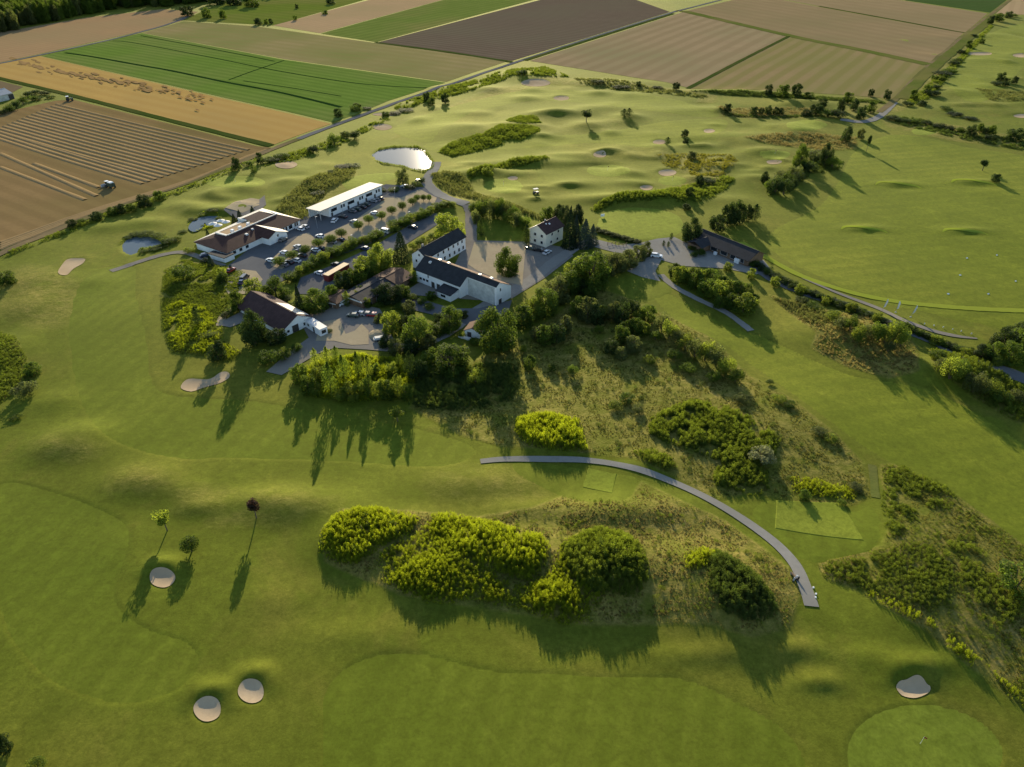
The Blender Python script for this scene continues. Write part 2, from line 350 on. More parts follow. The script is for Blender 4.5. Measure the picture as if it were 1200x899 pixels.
# ---------------------------------------------------------------- base terrain, one sheet to the horizon
DRY = []                                       # polygons (m), softness (m), amount
def dry(pts, soft, amt): DRY.append(([flat(*q) for q in pts], soft, amt))
MEADOW = [(478,478),(520,440),(600,400),(650,370),(690,335),(730,345),(790,372),(840,400),(880,440),(930,470),(985,515),(1013,545),(1022,585),(1000,598),(930,590),(880,578),(830,590),(790,560),(740,540),(650,530),(600,530),(540,512)]
MEADOW2 = [(620,600),(660,582),(735,592),(752,565),(800,590),(850,610),(890,640),(925,668),(938,700),(925,740),(880,752),(830,738),(780,735),(690,735),(560,714),(470,700),(380,660),(376,625),(400,600),(470,600),(560,608)]
MEADOW3 = [(955,660),(990,652),(1030,648),(1040,620),(1030,545),(1060,545),(1120,580),(1200,640),(1240,680),(1240,860),(1200,835),(1140,790),(1070,740),(1000,695),(965,680)]
SCRUB = [(192,318),(215,305),(260,312),(290,320),(285,350),(255,380),(262,400),(285,415),(270,425),(240,420),(200,415),(190,390),(188,350)]
SCRUB2 = [(-10,385),(20,395),(35,425),(45,440),(20,460),(-10,480)]
RB1 = [(900,345),(950,358),(1000,370),(1050,385),(1075,410),(1075,440),(1040,445),(990,430),(950,410),(955,395)]
RB2 = [(1085,412),(1130,415),(1190,450),(1240,480),(1240,520),(1180,490),(1120,455),(1090,440)]
for p, q in ((MEADOW, .78), (MEADOW2, 1.0), (MEADOW3, .85), (RB1, 1.0)): dry(p, 1.2, q)
for p in (SCRUB, SCRUB2, RB2): dry(p, 1.2, .55)
for p in [ell(78,527,46,20),ell(168,566,48,22),ell(340,590,60,20),ell(235,585,50,22),ell(560,568,80,22),ell(100,240,30,8),ell(20,230,30,8),
          ell(45,350,60,40),ell(290,610,60,14),ell(600,585,50,14)]: dry(p, 9, .62)
for p in [ell(690,150,70,14),ell(640,145,40,10),ell(735,182,70,9),ell(880,110,70,5),ell(760,158,50,10),ell(1150,120,50,12),ell(1140,50,40,6)]: dry(p, 14, .45)
for p in [[(840,130),(880,125),(960,128),(960,140),(880,140),(845,137)],[(868,164),(910,158),(970,158),(1005,160),(1005,175),(960,178),(900,170)],
          [(820,110),(845,111),(838,121),(815,120)],[(500,240),(515,214),(560,225),(620,246),(560,246)],[(325,245),(340,225),(380,205),(420,200),(420,215),(385,235),(372,255),(345,262)],
          [(455,165),(490,140),(560,110),(640,92),(720,96),(830,108),(830,112),(720,104),(640,100),(560,122),(500,150)],[(765,183),(800,180),(855,182),(866,190),(850,215),(815,228),(790,225),(800,205),(780,195)],
          [(985,115),(1090,70),(1150,20),(1160,25),(1110,85),(1060,130),(1000,150)],[(1030,140),(1110,145),(1200,160),(1200,175),(1110,165),(1040,150)]]: dry(p, 4, .8)
def terrain():
    s_in = np.linspace(-1.0, 1.0, 400); g = 1.0 + np.cumsum(.0055 * 1.09 ** np.arange(1, 52))
    s = np.concatenate([-g[::-1], s_in, g]); ys = [-600., -250., -80., 0., 30.]
    y = 44.
    while y < 1500: ys.append(y); y += max(.8, y * .0052)
    while y < 26000: ys.append(y); y *= 1.12
    ys = np.array(ys); half = 70 + .80 * np.maximum(ys, 0)
    X = s[None, :] * half[:, None]; Y = np.repeat(ys[:, None], len(s), 1)
    Z = H(X, Y)
    nr, nc = X.shape; i = np.arange(nr * nc).reshape(nr, nc)
    F = np.stack([i[:-1, :-1], i[:-1, 1:], i[1:, 1:], i[1:, :-1]], -1).reshape(-1, 4)
    x, y = X.ravel(), Y.ravel(); d = np.zeros(x.shape)
    for p, soft, amt in DRY:
        P = np.asarray(p); lo = P.min(0) - soft * 2; hi = P.max(0) + soft * 2
        k = np.nonzero((x > lo[0]) & (x < hi[0]) & (y > lo[1]) & (y < hi[1]))[0]
        if len(k): d[k] = np.maximum(d[k], amt * smooth(sdf(x[k], y[k], p) / (2 * soft) + .5))
    me = mesh_np('ground', np.stack([x, y, Z.ravel()], -1), F, None, True)
    me.attributes.new('dry', 'FLOAT', 'POINT').data.foreach_set('value', d.astype(np.float32))
    m, t, b, o = new_mat('course_grass'); P = wcoord(t)
    at_ = N(t, 'Attribute', attribute_name='dry')
    n1 = noise(t, P, .7, 5, .68); n2 = noise(t, P, .10, 4, .6); n3 = noise(t, P, .014, 3, .5); n4 = noise(t, P, .35, 4, .7)
    n5 = noise(t, P, 2.6, 3, .7); n6 = noise(t, P, .035, 5, .65, .6)
    f = math_(t, 'ADD', math_(t, 'ADD', math_(t, 'MULTIPLY', n1, .28), math_(t, 'MULTIPLY', n2, .3)), math_(t, 'ADD', math_(t, 'MULTIPLY', n5, .14), math_(t, 'MULTIPLY', streaks(t, P, .05), .28)))
    col = mix(t, ramp(t, f, .40, .60), G1, G2)
    col = mix(t, math_(t, 'MULTIPLY', ramp(t, n6, .52, .66), .6), col, (.098, .088, .020))
    col = mix(t, ramp(t, n3, .45, .68), col, G3)
    dcol = mix(t, ramp(t, n4, .36, .62), (.078,.076,.018), (.160,.130,.046))
    dcol = mix(t, ramp(t, n2, .5, .66), dcol, (.062,.078,.012))
    dm = ramp(t, math_(t, 'ADD', at_.outputs['Fac'], math_(t, 'MULTIPLY', math_(t, 'SUBTRACT', n2, .5), .9)), .25, .75)
    col = mix(t, dm, col, dcol)
    col = wear(t, P, col, .9, .8)
    t.links.new(col, b.inputs['Base Color']); grassy(b)
    bn = math_(t, 'MULTIPLY', math_(t, 'ADD', n1, math_(t, 'MULTIPLY', n4, dm)), math_(t, 'ADD', .35, dm))
    bump(t, b, math_(t, 'ADD', bn, math_(t, 'MULTIPLY', n5, .3)), .6, .4)
    me.materials.append(m)
    return tag(mesh_obj('ground', me), 'rolling mown turf of the golf course reaching to the horizon', 'ground', kind='structure')
terrain()

# ---------------------------------------------------------------- sheets laid over the land
def drape(name, poly, step, off, m, label, cat, kind='structure', parent=None, sink=0.0):
    P = np.asarray(poly, float); B = []
    for a, b in zip(P, np.roll(P, -1, 0)):
        k = max(1, int(np.ceil(np.hypot(*(b - a)) / step)))
        B += [tuple(a + (b - a) * j / k) for j in range(k)]
    lo, hi = P.min(0), P.max(0)
    gx, gy = np.meshgrid(np.arange(lo[0] + step/2, hi[0], step), np.arange(lo[1] + step/2, hi[1], step))
    gx, gy = gx.ravel(), gy.ravel(); gx = gx + RNG.uniform(-.05, .05, gx.shape) * step
    k = sdf(gx, gy, poly) > step * .45; pts = B + list(zip(gx[k], gy[k]))
    nb = len(B)
    vs, es, fs, *_ = delaunay_2d_cdt([Vector(p) for p in pts], [(i, (i + 1) % nb) for i in range(nb)], [], 1, 1e-4)
    V = np.array([(v.x, v.y) for v in vs]); Z = H(V[:, 0], V[:, 1]) + off
    if sink: Z[:nb] -= sink                      # the rim dips into the ground, no raised edge
    F = np.array([tuple(f) for f in fs])
    me = mesh_np(name, np.column_stack([V, Z]), F, m, True)
    if len(me.polygons) and me.polygons[0].normal.z < 0: me.flip_normals()
    o = mesh_obj(name, me, parent)
    return tag(o, label, cat, kind=kind)
def strip(name, line, width, off, m, label, cat, kind='structure', n=8, parent=None, px=True, step=3.0, crown=0.0, end=0):
    L = smooth_line([at(*p) for p in line] if px else line, n)
    Q = [np.array(L[0])]
    for p in L[1:]:
        d = np.array(p) - Q[-1]; q = np.hypot(*d)
        if q > step:
            a = Q[-1].copy(); kk = int(np.ceil(q / step))
            for j in range(1, kk + 1): Q.append(a + d * j / kk)
        elif q > step * .3: Q.append(np.array(p))
    Q = np.array(Q); T = np.gradient(Q, axis=0); T /= np.hypot(T[:, 0], T[:, 1])[:, None] + 1e-9; Nn = np.column_stack([-T[:, 1], T[:, 0]])
    ws = (1 + .05 * np.sin(np.arange(len(Q)) * 1.7) + .04 * np.sin(np.arange(len(Q)) * .61)) * np.full(len(Q), width) if np.isscalar(width) else np.interp(np.linspace(0, 1, len(Q)), np.linspace(0, 1, len(width)), width)
    K = [-.5, -.25, 0, .25, .5]; rows = [Q + Nn * (ws * k)[:, None] for k in K]
    V = np.stack(rows, 1); Z = H(V[..., 0], V[..., 1]) + off + crown * np.array([0, .75, 1, .75, 0])[None, :]
    V3 = np.concatenate([V, Z[..., None]], -1).reshape(-1, 3); nq = len(Q); i = np.arange(nq * 5).reshape(nq, 5)
    F = np.stack([i[:-1, :-1], i[1:, :-1], i[1:, 1:], i[:-1, 1:]], -1).reshape(-1, 4)
    me = mesh_np(name, V3, F, m, True)
    if me.polygons[0].normal.z < 0: me.flip_normals()
    o = mesh_obj(name, me, parent)
    return tag(o, label, cat, kind=kind)

# fields: polygon px, colours, rows
def ang(p, q):
    a, b = flat(*p), flat(*q); return math.atan2(b[1] - a[1], b[0] - a[0])
RA = ang((70,117), (300,172)); RB = ang((0,290), (300,180)); RC = ang((620,72), (800,14)); RD = ang((440,50),(600,72)); RE = ang((925,42),(1088,76)); RF = ang((805,103),(925,42))
FIELDS = [
 ('stubble_field', [(-60,150),(0,133),(66,118),(86,117),(302,171),(318,172.5),(232,207),(120,243),(0,293),(-60,320)], (0.183,0.124,0.059),(0.226,0.154,0.070),(0.154,0.120,0.048), [(RA,9,(0.132,0.092,0.041),.3)], 'harvested stubble field with parallel rows of straw'),
 ('wheat_field', [(-60,58),(0,75),(46,66),(388,145),(319,170),(0,91),(-60,76)], (0.338,0.222,0.071),(0.391,0.262,0.086),(0.319,0.218,0.079), [(RA,12,(0.294,0.183,0.058),.3)], 'golden strip of ripe wheat flattened in dark patches'),
 ('green_field', [(49,65.5),(166,39),(332,70),(522,97),(456,118),(415,135),(389,143)], (0.092,0.149,0.026),(0.125,0.185,0.037),(0.145,0.169,0.050), [(RA,8,(0.077,0.124,0.023),.5)], 'bright green crop field with dark tramlines'),
 ('pale_field', [(168,38.5),(215,25),(300,31),(400,45),(594,72),(523,96),(333,69)], (0.202,0.170,0.078),(0.247,0.200,0.093),(0.152,0.164,0.052), [(RA,14,(0.183,0.160,0.062),.5)], 'pale olive stubble field beyond the green crop'),
 ('barley_field', [(-60,58),(-60,40),(0,38),(100,21),(190,11),(232,14),(212,25),(160,38),(48,63),(0,73.5)], (0.255,0.171,0.093),(0.300,0.202,0.105),(0.245,0.185,0.097), [(RB,10,(0.228,0.156,0.079),.4)], 'tan barley field in the shade of the forest edge'),
 ('meadow_field', [(240,12),(300,-10),(430,-14),(470,-12),(320,30),(215,24)], (0.095,0.131,0.020),(0.119,0.151,0.026),(0.143,0.143,0.039), [(RA,16,(0.087,0.111,0.020),.4)], 'far green meadow dotted with trees beyond the pale field'),
 ('rye_field', [(320,30),(455,-6),(540,-6),(375,39)], (0.304,0.212,0.120),(0.344,0.241,0.135),(0.283,0.215,0.114), [(RC,10,(0.273,0.196,0.103),.4)], 'pinkish tan field between two green strips'),
 ('clover_field', [(376,39.5),(541,-6),(640,-4),(441,49.5)], (0.101,0.141,0.029),(0.138,0.170,0.042),(0.167,0.160,0.053), [(RC,12,(0.083,0.113,0.025),.45)], 'green strip field left of the dark ploughed field'),
 ('ploughed_field', [(442,50),(633,0),(650,-8),(740,-2),(785,14),(600,71.5)], (0.105,0.081,0.059),(0.132,0.104,0.077),(0.119,0.102,0.070), [(RD,9,(0.084,0.067,0.046),.6)], 'dark brown ploughed field in the middle distance'),
 ('brown_field', [(621,71.5),(800,14.5),(923,42),(806,103),(782,97)], (0.230,0.173,0.100),(0.267,0.205,0.119),(0.210,0.181,0.096), [(RC,16,(0.193,0.148,0.081),.55)], 'pinkish brown stubble field with faint stripes'),
 ('striped_field', [(808,105),(926,42.5),(1087,77),(1048,116),(985,111),(930,108)], (0.208,0.156,0.078),(0.240,0.184,0.091),(0.183,0.166,0.066), [(RF,13,(0.158,0.148,0.049),.6)], 'stubble field with curving tramlines above the tree row'),
 ('fallow_field', [(806,12.5),(868,-2),(902,-3),(960,8.3),(1129,39),(1090,74),(926,41)], (0.212,0.159,0.085),(0.244,0.183,0.101),(0.196,0.159,0.081), [(RE,20,(0.186,0.140,0.075),.4)], 'wide tan field crossed by a thin dark boundary'),
 ('oat_field', [(903,-3.5),(950,-14),(1060,1),(1157,16),(1131,38.3),(961,7.6)], (0.215,0.161,0.089),(0.248,0.189,0.103),(0.202,0.161,0.085), [(RE,24,(0.196,0.144,0.076),.3)], 'tan field behind the thin dark boundary line'),
 ('beet_field', [(1061,.5),(1040,-14),(1190,-8),(1160,15)], (0.043,0.075,0.020),(0.056,0.091,0.025),(0.060,0.085,0.031), [(RE,14,(0.036,0.065,0.018),.4)], 'dark green field at the top right beside the track'),
 ('corn_field', [(1167,16),(1196,-8),(1260,-8),(1260,20),(1190,17)], (0.304,0.221,0.129),(0.344,0.251,0.145),(0.293,0.225,0.123), [(RC,12,(0.253,0.185,0.103),.4)], 'tan field at the top right corner beyond the track'),
 ('paddock_field', [(-60,112),(-60,80),(0,95),(27,102),(8,112)], (0.137,0.101,0.061),(0.158,0.119,0.072),(0.130,0.108,0.058), None, 'small brown plot at the left edge'),
]
for i, (nm, poly, c1, c2, c3, st, lab) in enumerate(FIELDS):
    M[nm] = ground_mat(nm + '_soil', c1, c2, c3, (.5, .045, .008), st=st, bmp=.3, bdist=.25)
    FIELDS[i] = drape(nm, W(poly), 9.0, .10 + .004 * (i % 2), M[nm], lab, 'field')
STUB = FIELDS[0]
# green crop: sown strips and tramlines show as dark drills
M['drill'] = plain('tramline_shade', (.012,.032,.008), .95, .3, .2, spec=0)
for ln, wd in [([(76,62),(110,67),(160,76),(200,83),(262,96),(330,109),(400,126)], 3.5), ([(132,48),(160,51),(240,66),(330,84),(420,98),(500,103)], 1.6), ([(165,42),(240,56),(322,72)],1.8), ([(333,71),(295,84),(268,94)],1.6), ([(285,95),(340,103),(400,113)],1.4)]:
    strip('tramline', ln, wd, .16, M['drill'], None, None, kind=None, parent=FIELDS[2], step=12)
# flattened dark patches of the wheat
M['lodged'] = plain('lodged_wheat', (.23,.15,.065), .95, .3, .15, spec=0)
for k in range(130):
    f = k / 129; u = 22 + 240 * f + random.gauss(0, 6); v = 74 + 46 * f + random.gauss(0, 2.2) + (-3 if f < .1 else 0)
    r = random.uniform(1.4, 4.6) * (1.2 if f < .7 else .8)
    if f > .92: u, v = random.choice([(222,117),(230,118),(238,121),(212,115),(205,127),(231,130)])
    drape('flattened_patch', smooth_poly([at(u + r * math.cos(a) * random.uniform(.5, 1.3), v + r * .28 * math.sin(a) * random.uniform(.5, 1.3) + .2 * r * math.cos(a)) for a in np.linspace(0, 6.28, 8)[:-1]], 3), 4, .2 + .005 * k, M['lodged'], None, None, None, parent=FIELDS[1])
# straw windrows lying on the stubble, each one a low ridge
M['straw'] = ground_mat('straw', (.225,.155,.075), (.28,.20,.098), (.25,.175,.085), (1.5,.3,.05), bmp=.5, bdist=.2)
top0, top1 = (74,119.5), (296,172.5)
for k in range(17):
    f = (k + .6) / 17
    a = (70 - 96 * f + (14 if f > .8 else 0), 121 + 40 * f); b = (296 - 132 * f, 174.5 + 42 * f)
    if a[0] < -20: a = (-20, a[1] + (a[0] + 20) * -.25)
    mid = ((a[0]+b[0])/2, (a[1]+b[1])/2 + .8)
    strip('straw_row', [a, mid, b], 3.0, .1, M['straw'], None, None, None, parent=STUB, step=14, crown=.4)
for a, b in [((0,180),(118,232)),((0,196),(104,236)),((40,192),(116,220))]:
    strip('straw_row', [a, ((a[0]+b[0])/2,(a[1]+b[1])/2), b], 3.0, .1, M['straw'], None, None, None, parent=STUB, step=14, crown=.4)
for k in range(4):
    strip('straw_row', [(312 - 6*k, 175.5 + 2.0*k), (228 - 4*k, 209 + 2.2*k), (112 - 3*k, 245 + 2.4*k), (-10, 288 + 3*k)][0:4], 2.6, .1, M['straw'], None, None, None, parent=STUB, step=14, crown=.35)
# roads and farm tracks
strip('farm_road', [(880,-9),(800,11.5),(790,14),(700,42),(608,72),(560,88),(510,104),(455,124),(395,146),(350,163)], 4.2, .22, M['asphalt'], 'grey farm road running between the fields', 'road', step=8)
strip('farm_track', [(350,163),(322,174),(236,208.5),(126,246),(0,298),(-50,318)], 4.0, .2, M['dirt'], 'dry farm track along the stubble field edge', 'track', step=6)
strip('farm_lane', [(-40,79),(0,74.5),(48,64.5),(120,49),(162,38.5),(196,29),(222,19)], 4.0, .22, M['asphalt'], 'narrow farm lane below the forest field', 'road', step=8)
strip('field_track', [(1200,-12),(1160,18),(1090,76),(1052,114),(1030,132)], 4.5, .2, M['dirt'], 'grassy field track climbing to the top right', 'track', step=8)
M['verge'] = ground_mat('verge_grass', (.075,.10,.022), (.11,.125,.03), (.13,.125,.04), (.6,.1,.02), bmp=.5, bdist=.3)
M['verge_dark'] = ground_mat('boundary_grass', (.035,.055,.012), (.05,.072,.016), (.06,.07,.02), (.6,.1,.02), bmp=.5, bdist=.3)
for ln, wd, mm, lab in [
   ([(-40,83),(0,92),(90,113.5),(200,141.5),(318,171)], 5, 'verge_dark', 'dark grass boundary between wheat and stubble'),
   ([(600,73),(520,60.5),(440,50)], 5, 'verge_dark', 'dark grass edge below the ploughed field'),
   ([(789,16),(700,44),(615,71)], 5, 'verge_dark', 'dark verge along the far field road'),
   ([(806,104),(865,73),(924,43)], 4, 'verge_dark', 'dark line between the two right stubble fields'),
   ([(800,13),(925,42),(1010,59),(1088,76)], 12, 'verge', 'grassy strip between the right hand fields'),
   ([(960,7.5),(1040,22),(1130,38.5)], 4, 'verge_dark', 'thin dark boundary across the tan field'),
   ([(1165,19),(1096,78),(1056,116)], 9, 'verge', 'grass verge beside the right hand track')]:
    strip('field_verge', ln, wd, .26, M[mm], lab, 'verge', step=10)

# greens, tees, fairways
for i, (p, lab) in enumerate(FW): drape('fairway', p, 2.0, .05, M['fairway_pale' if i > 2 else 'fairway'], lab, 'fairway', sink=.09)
GR = [
 (ell(1082,884,92,58,30,.02),'large round putting green at the lower right'),
 ([(699,263),(706,251),(722,245),(745,243),(770,245),(790,250),(800,258),(801,270),(790,277),(770,281),(745,281),(722,278),(706,272)],'practice putting green beside the house trees'),
 (ell(590,218,24,9),'putting green enclosed by a hedged bank'),
 (ell(712,200,26,7.5),'pale putting green in the centre of the far holes'),
 (ell(908,181.5,19,5.8),'small bright putting green behind the dark trees'),
 (ell(788,212,18,6),'putting green beside the yellow rough'),
 (ell(1083,154,16,4.6),'putting green at the head of the practice ground'),
 (ell(945,147,25,6),'raised putting green below the tree row'),
 ([(400,214),(412,207),(440,203),(466,203),(468,208),(450,213),(430,220),(408,222)],'green beside the large pond'),
 (ell(276,213,36,7.5),'raised putting green north of the clubhouse'),
]
for i, (p, lab) in enumerate(GR): drape('putting_green', smooth_poly([at(*q) for q in p], 5), 1.6, .07, M['green_pale' if i else 'green'], lab, 'green', sink=.10)
for p, lab in [([(690,549),(722,556),(717,578),(683,571)],'square tee box above the curving path'),([(911,587),(985,590),(1011,633),(909,619)],'long rectangular tee box crossed by tree shadows')]:
    P = [np.array(at(*q)) for q in p]; c = np.mean(P, 0); o = MB(); K = 12
    quad = lambda s, e: tuple(c + ((P[0] * (1 - s) + P[1] * s) * (1 - e) + (P[3] * (1 - s) + P[2] * s) * e - c))
    top = [[quad(i / K, j / K) for i in range(K + 1)] for j in range(K + 1)]
    o.add([(*q, h1(*q) + .16) for r in top for q in r], [(j*(K+1)+i, (j+1)*(K+1)+i, (j+1)*(K+1)+i+1, j*(K+1)+i+1) for j in range(K) for i in range(K)])
    rim = [top[0][i] for i in range(K)] + [top[j][K] for j in range(K)] + [top[K][K - i] for i in range(K)] + [top[K - j][0] for j in range(K)]; n = len(rim)
    out = [tuple(c + (np.array(q) - c) * 1.07) for q in rim]
    o.add([(*q, h1(*q) + .16) for q in rim] + [(*q, h1(*q) - .1) for q in out], [(i, (i + 1) % n, (i + 1) % n + n, i + n) for i in range(n)])
    tag(o.build('tee_box', M['tee']), lab, 'tee', kind='structure')
LAWN = [([(905,585),(880,600),(912,640),(950,660),(1000,652),(1028,642),(1034,615),(1022,590),(1000,598),(950,592)],'mown surround of the long tee box'),
        ([(600,540),(660,545),(735,556),(748,566),(738,584),(715,592),(680,588),(640,575),(606,556)],'mown surround of the square tee box'),
        ([(558,245),(615,252),(617,272),(605,281),(560,281),(556,262)],'shaded lawn between the hedges'),
        ([(722,330),(740,322),(775,328),(790,340),(770,352),(745,352),(726,345)],'bright lawn below the car turning place')]
for p, lab in LAWN: drape('mown_lawn', smooth_poly([at(*q) for q in p], 5), 2.0, .08, M['fairway'], lab, 'lawn', sink=.11)
for p, d, rim, lip, lab in BUNK: drape('sand_bunker', smooth_poly(p, 3), .8 if p[0][1] < 170 else 1.6, .12, M['sand'], lab, 'bunker')
# ponds
mw, t, b, o = new_mat('pond_water'); P = wcoord(t)
b.inputs['Base Color'].default_value = (.09,.12,.145,1); b.inputs['Roughness'].default_value = .10; b.inputs['IOR'].default_value = 1.10
bump(t, b, noise(t, P, 1.2, 2), .03, .02); M['water'] = mw
for p, d, rim, lip, lab, k in POND:
    c = np.mean(p, 0); zw = h1(*c) + .55
    PP = smooth_poly([tuple(c + (np.array(q) - c) * 1.06) for q in p], 4); P = np.array(PP)
    if np.sum(P[:, 0] * np.roll(P[:, 1], -1) - P[:, 1] * np.roll(P[:, 0], -1)) < 0: PP = PP[::-1]
    o = mesh_obj('pond', mesh('pond', [(*q, zw) for q in PP], [tuple(range(len(PP)))], M['water'])); tag(o, lab, 'pond', kind='structure')
# hard surfaces of the estate
HARD = [
 ('car_park', [(268,330),(262,316),(272,308),(300,285),(340,262),(352,258),(362,250),(440,222),(452,216),(500,220),(520,236),(512,244),(480,262),(430,288),(380,306),(340,326),(300,342)], 'asphalt', 'asphalt car park between the clubhouse and the hedge', .10),
 ('parking_bays', [(318,312),(316,306),(352,275),(362,273),(372,283),(352,302),(330,316)], 'gravel', 'pale gravel bays under the clipped trees by the clubhouse', .16),
 ('parking_island', [(366,288),(378,276),(410,262),(446,238),(448,232),(470,232),(492,222),(512,232),(508,243),(470,262),(430,282),(400,292),(388,296)], 'gravel', 'pale gravel bays along the middle of the car park', .17),
 ('turning_place', [(268,345),(258,330),(284,316),(300,318),(308,328),(292,345)], 'gravel', 'pale gravel forecourt beside the dark van', .155),
 ('service_lane', [(345,345),(352,326),(395,309),(440,288),(500,252),(512,250),(515,262),(470,290),(440,305),(412,322),(378,345)], 'asphalt', 'shaded lane between hedge and barns', .125),
 ('farm_yard', [(352,378),(368,366),(400,352),(445,362),(455,380),(462,402),(480,404),(478,412),(452,412),(430,410),(392,408),(372,415),(330,440),(312,436),(340,412),(362,396)], 'yard', 'paved farm yard with a sunlit patch', .13),
 ('sunlit_patch', [(376,378),(398,374),(405,392),(416,388),(424,380),(432,388),(432,404),(412,405),(392,400),(370,400)], 'gravel', 'patch of sunlight painted pale on the farm yard', .19),  # pale gravel colour paints the sunlit part of the yard
 ('courtyard', [(528,320),(546,284),(560,282),(625,284),(660,290),(672,300),(640,325),(600,350),(560,352),(470,345),(490,332)], 'yard', 'farm courtyard between the white wings and the house', .12),
 ('courtyard_gravel', [(556,284),(620,285),(615,300),(612,335),(588,330),(560,318),(548,310)], 'gravel', 'tan gravel in the middle of the courtyard', .18),
 ('lower_yard', [(470,345),(490,350),(530,362),(560,362),(600,352),(596,365),(560,388),(545,380),(510,370),(470,360)], 'asphalt', 'shaded yard below the long white wing', .165),
 ('range_court', [(690,278),(720,288),(750,285),(770,280),(790,278),(805,285),(850,300),(895,305),(905,318),(885,322),(850,315),(800,312),(775,305),(768,318),(774,330),(752,325),(735,318),(745,300),(720,296),(690,288)], 'path', 'paved forecourt of the driving range hut', .12),
 ('terrace', [(262,246),(275,238),(292,233),(304,234),(310,229),(312,240),(304,248),(296,252),(276,256)], 'yard', 'paved terrace behind the clubhouse', .12),
 ('sand_terrace', [(264,244),(278,236),(294,232.5),(304,234),(304,241),(295,245),(284,250),(276,247)], 'gravel', 'round sandy terrace with a grass island', .19),
 ('barn_apron', [(260,382),(262,376),(290,362),(298,366),(285,378),(270,384)], 'yard', 'concrete apron beside the brown barn', .15),
]
for nm, p, mm, lab, off in HARD: drape(nm, [at(*q) for q in p], 3.0, off, M[mm], lab, 'paving')
drape('grass_island', smooth_poly([at(*q) for q in ell(284,242,5,2.2)], 3), 1.5, .25, M['green'], 'small round grass island in the sandy terrace', 'lawn')
M['lit_grass'] = ground_mat('lit_grass', (.19,.235,.026), (.22,.265,.032), (.21,.24,.034), (.9,.1,.02))  # raised grass colour, paints sunlight on the range bank and target crests
strip('range_edge', [(868,284),(905,306),(940,324),(990,341),(1040,352),(1100,359),(1160,363),(1215,365)], 3.0, .17, M['lit_grass'], 'sunlit bank edge painted bright along the near side of the driving range', 'lawn', step=2)  # strip paints the sun on the raised bank
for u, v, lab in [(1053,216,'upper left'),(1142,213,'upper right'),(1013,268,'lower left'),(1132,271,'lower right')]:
    strip('lit_crest', [(u-27,v+1),(u-22,v-2.4),(u-10,v-2.6),(u+6,v-.6),(u+20,v+2.2),(u+27,v+5)], [.6,2.2,2.6,2.4,1.8,.6], .10, M['lit_grass'], f'painted sunlit crest of the {lab} target hollow on the driving range', 'bank', step=1.5)  # strip paints the sunlit rim of the target mound
strip('cart_path', [(563,541),(590,538.5),(640,538.5),(690,540),(730,546),(790,566),(850,596),(900,630),(930,660),(944,690),(951,711)], [1.9,2.0,2.0,2.1,2.2,2.6,3.0], .14, M['path'], 'grey cart path curving past the brush to the lower right', 'path', step=1.5)
strip('range_road', [(880,306),(905,326),(950,345),(1000,362),(1050,382),(1100,402),(1150,424),(1210,448),(1270,474)], 6.0, .13, M['asphalt'], 'shaded asphalt road below the driving range', 'road', step=3)
strip('range_tee_line', [(940,326),(980,343),(1030,362),(1060,376),(1090,387),(1120,394),(1145,397)], [.8,1.6,2.2,2.6,2.6,2.2,.8], .16, M['yard'], 'gravel strip of driving range tees', 'path', step=3)
strip('access_road', [(511,190),(509,198),(503,206),(500,214),(512,226),(530,234),(548,240)], 5.5, .14, M['path'], 'access road curling round the large pond', 'road', step=3)
strip('hedge_lane', [(548,240),(551,248),(552,262),(552,284)], 5, .145, M['yard'], 'lane running past the wing to the courtyard', 'road', step=3)
strip('lower_lane', [(478,410),(520,392),(548,372),(580,352),(620,330),(655,303),(690,284),(720,290)], 5.0, .15, M['path'], 'lane descending along the tree belt', 'road', step=3)
strip('foot_path', [(774,322),(790,336),(820,352),(850,366),(870,380),(880,388)], 2.6, .14, M['path'], 'grey footpath running beside the young wood', 'path', step=2)
strip('garden_path', [(130,318),(160,308),(190,299),(215,296),(240,304),(262,312)], 3, .14, M['yard'], 'pale path from pond to clubhouse', 'path', step=3)
strip('track_end', [(1022,545),(1024,565),(1026,585)], 2.0, .10, M['verge'], 'worn track between the rough and the right brush', 'path', step=2)
strip('wood_path', [(985,140),(1010,143),(1028,138),(1040,128),(1048,120)], 5, .14, M['path'], 'grey path winding through the far tree row', 'path', step=4)
strip('stable_path', [(258,382),(262,370),(276,361)], 2.5, .14, M['gravel'], 'pale path beside the scrub', 'path', step=2)
M['hill'] = M['fairway']
# ---------------------------------------------------------------- trees
M['bark'] = plain('bark', (.10,.075,.05), .9, .3, 3)
L = {
 'mid':   leaf_mat('leaf_green', (.036,.066,.009), (.060,.098,.013), (.15,.22,.022), .45),
 'dark':  leaf_mat('leaf_dark_green', (.018,.036,.010), (.032,.056,.014), (.07,.11,.016), .35),
 'light': leaf_mat('leaf_light_green', (.060,.098,.015), (.095,.130,.020), (.30,.37,.035), .5),
 'olive': leaf_mat('leaf_olive', (.050,.066,.022), (.080,.098,.034), (.20,.24,.05), .45),
 'silver':leaf_mat('leaf_silver', (.12,.135,.075), (.17,.185,.10), (.30,.32,.13)),
 'purple':leaf_mat('leaf_purple', (.032,.022,.016), (.05,.034,.022), (.08,.045,.03)),
 'spruce':leaf_mat('leaf_spruce', (.012,.026,.011), (.022,.040,.015), (.035,.06,.012), .25),
 'blue':  leaf_mat('leaf_blue_spruce', (.020,.034,.030), (.032,.050,.042), (.04,.07,.04), .25),
}
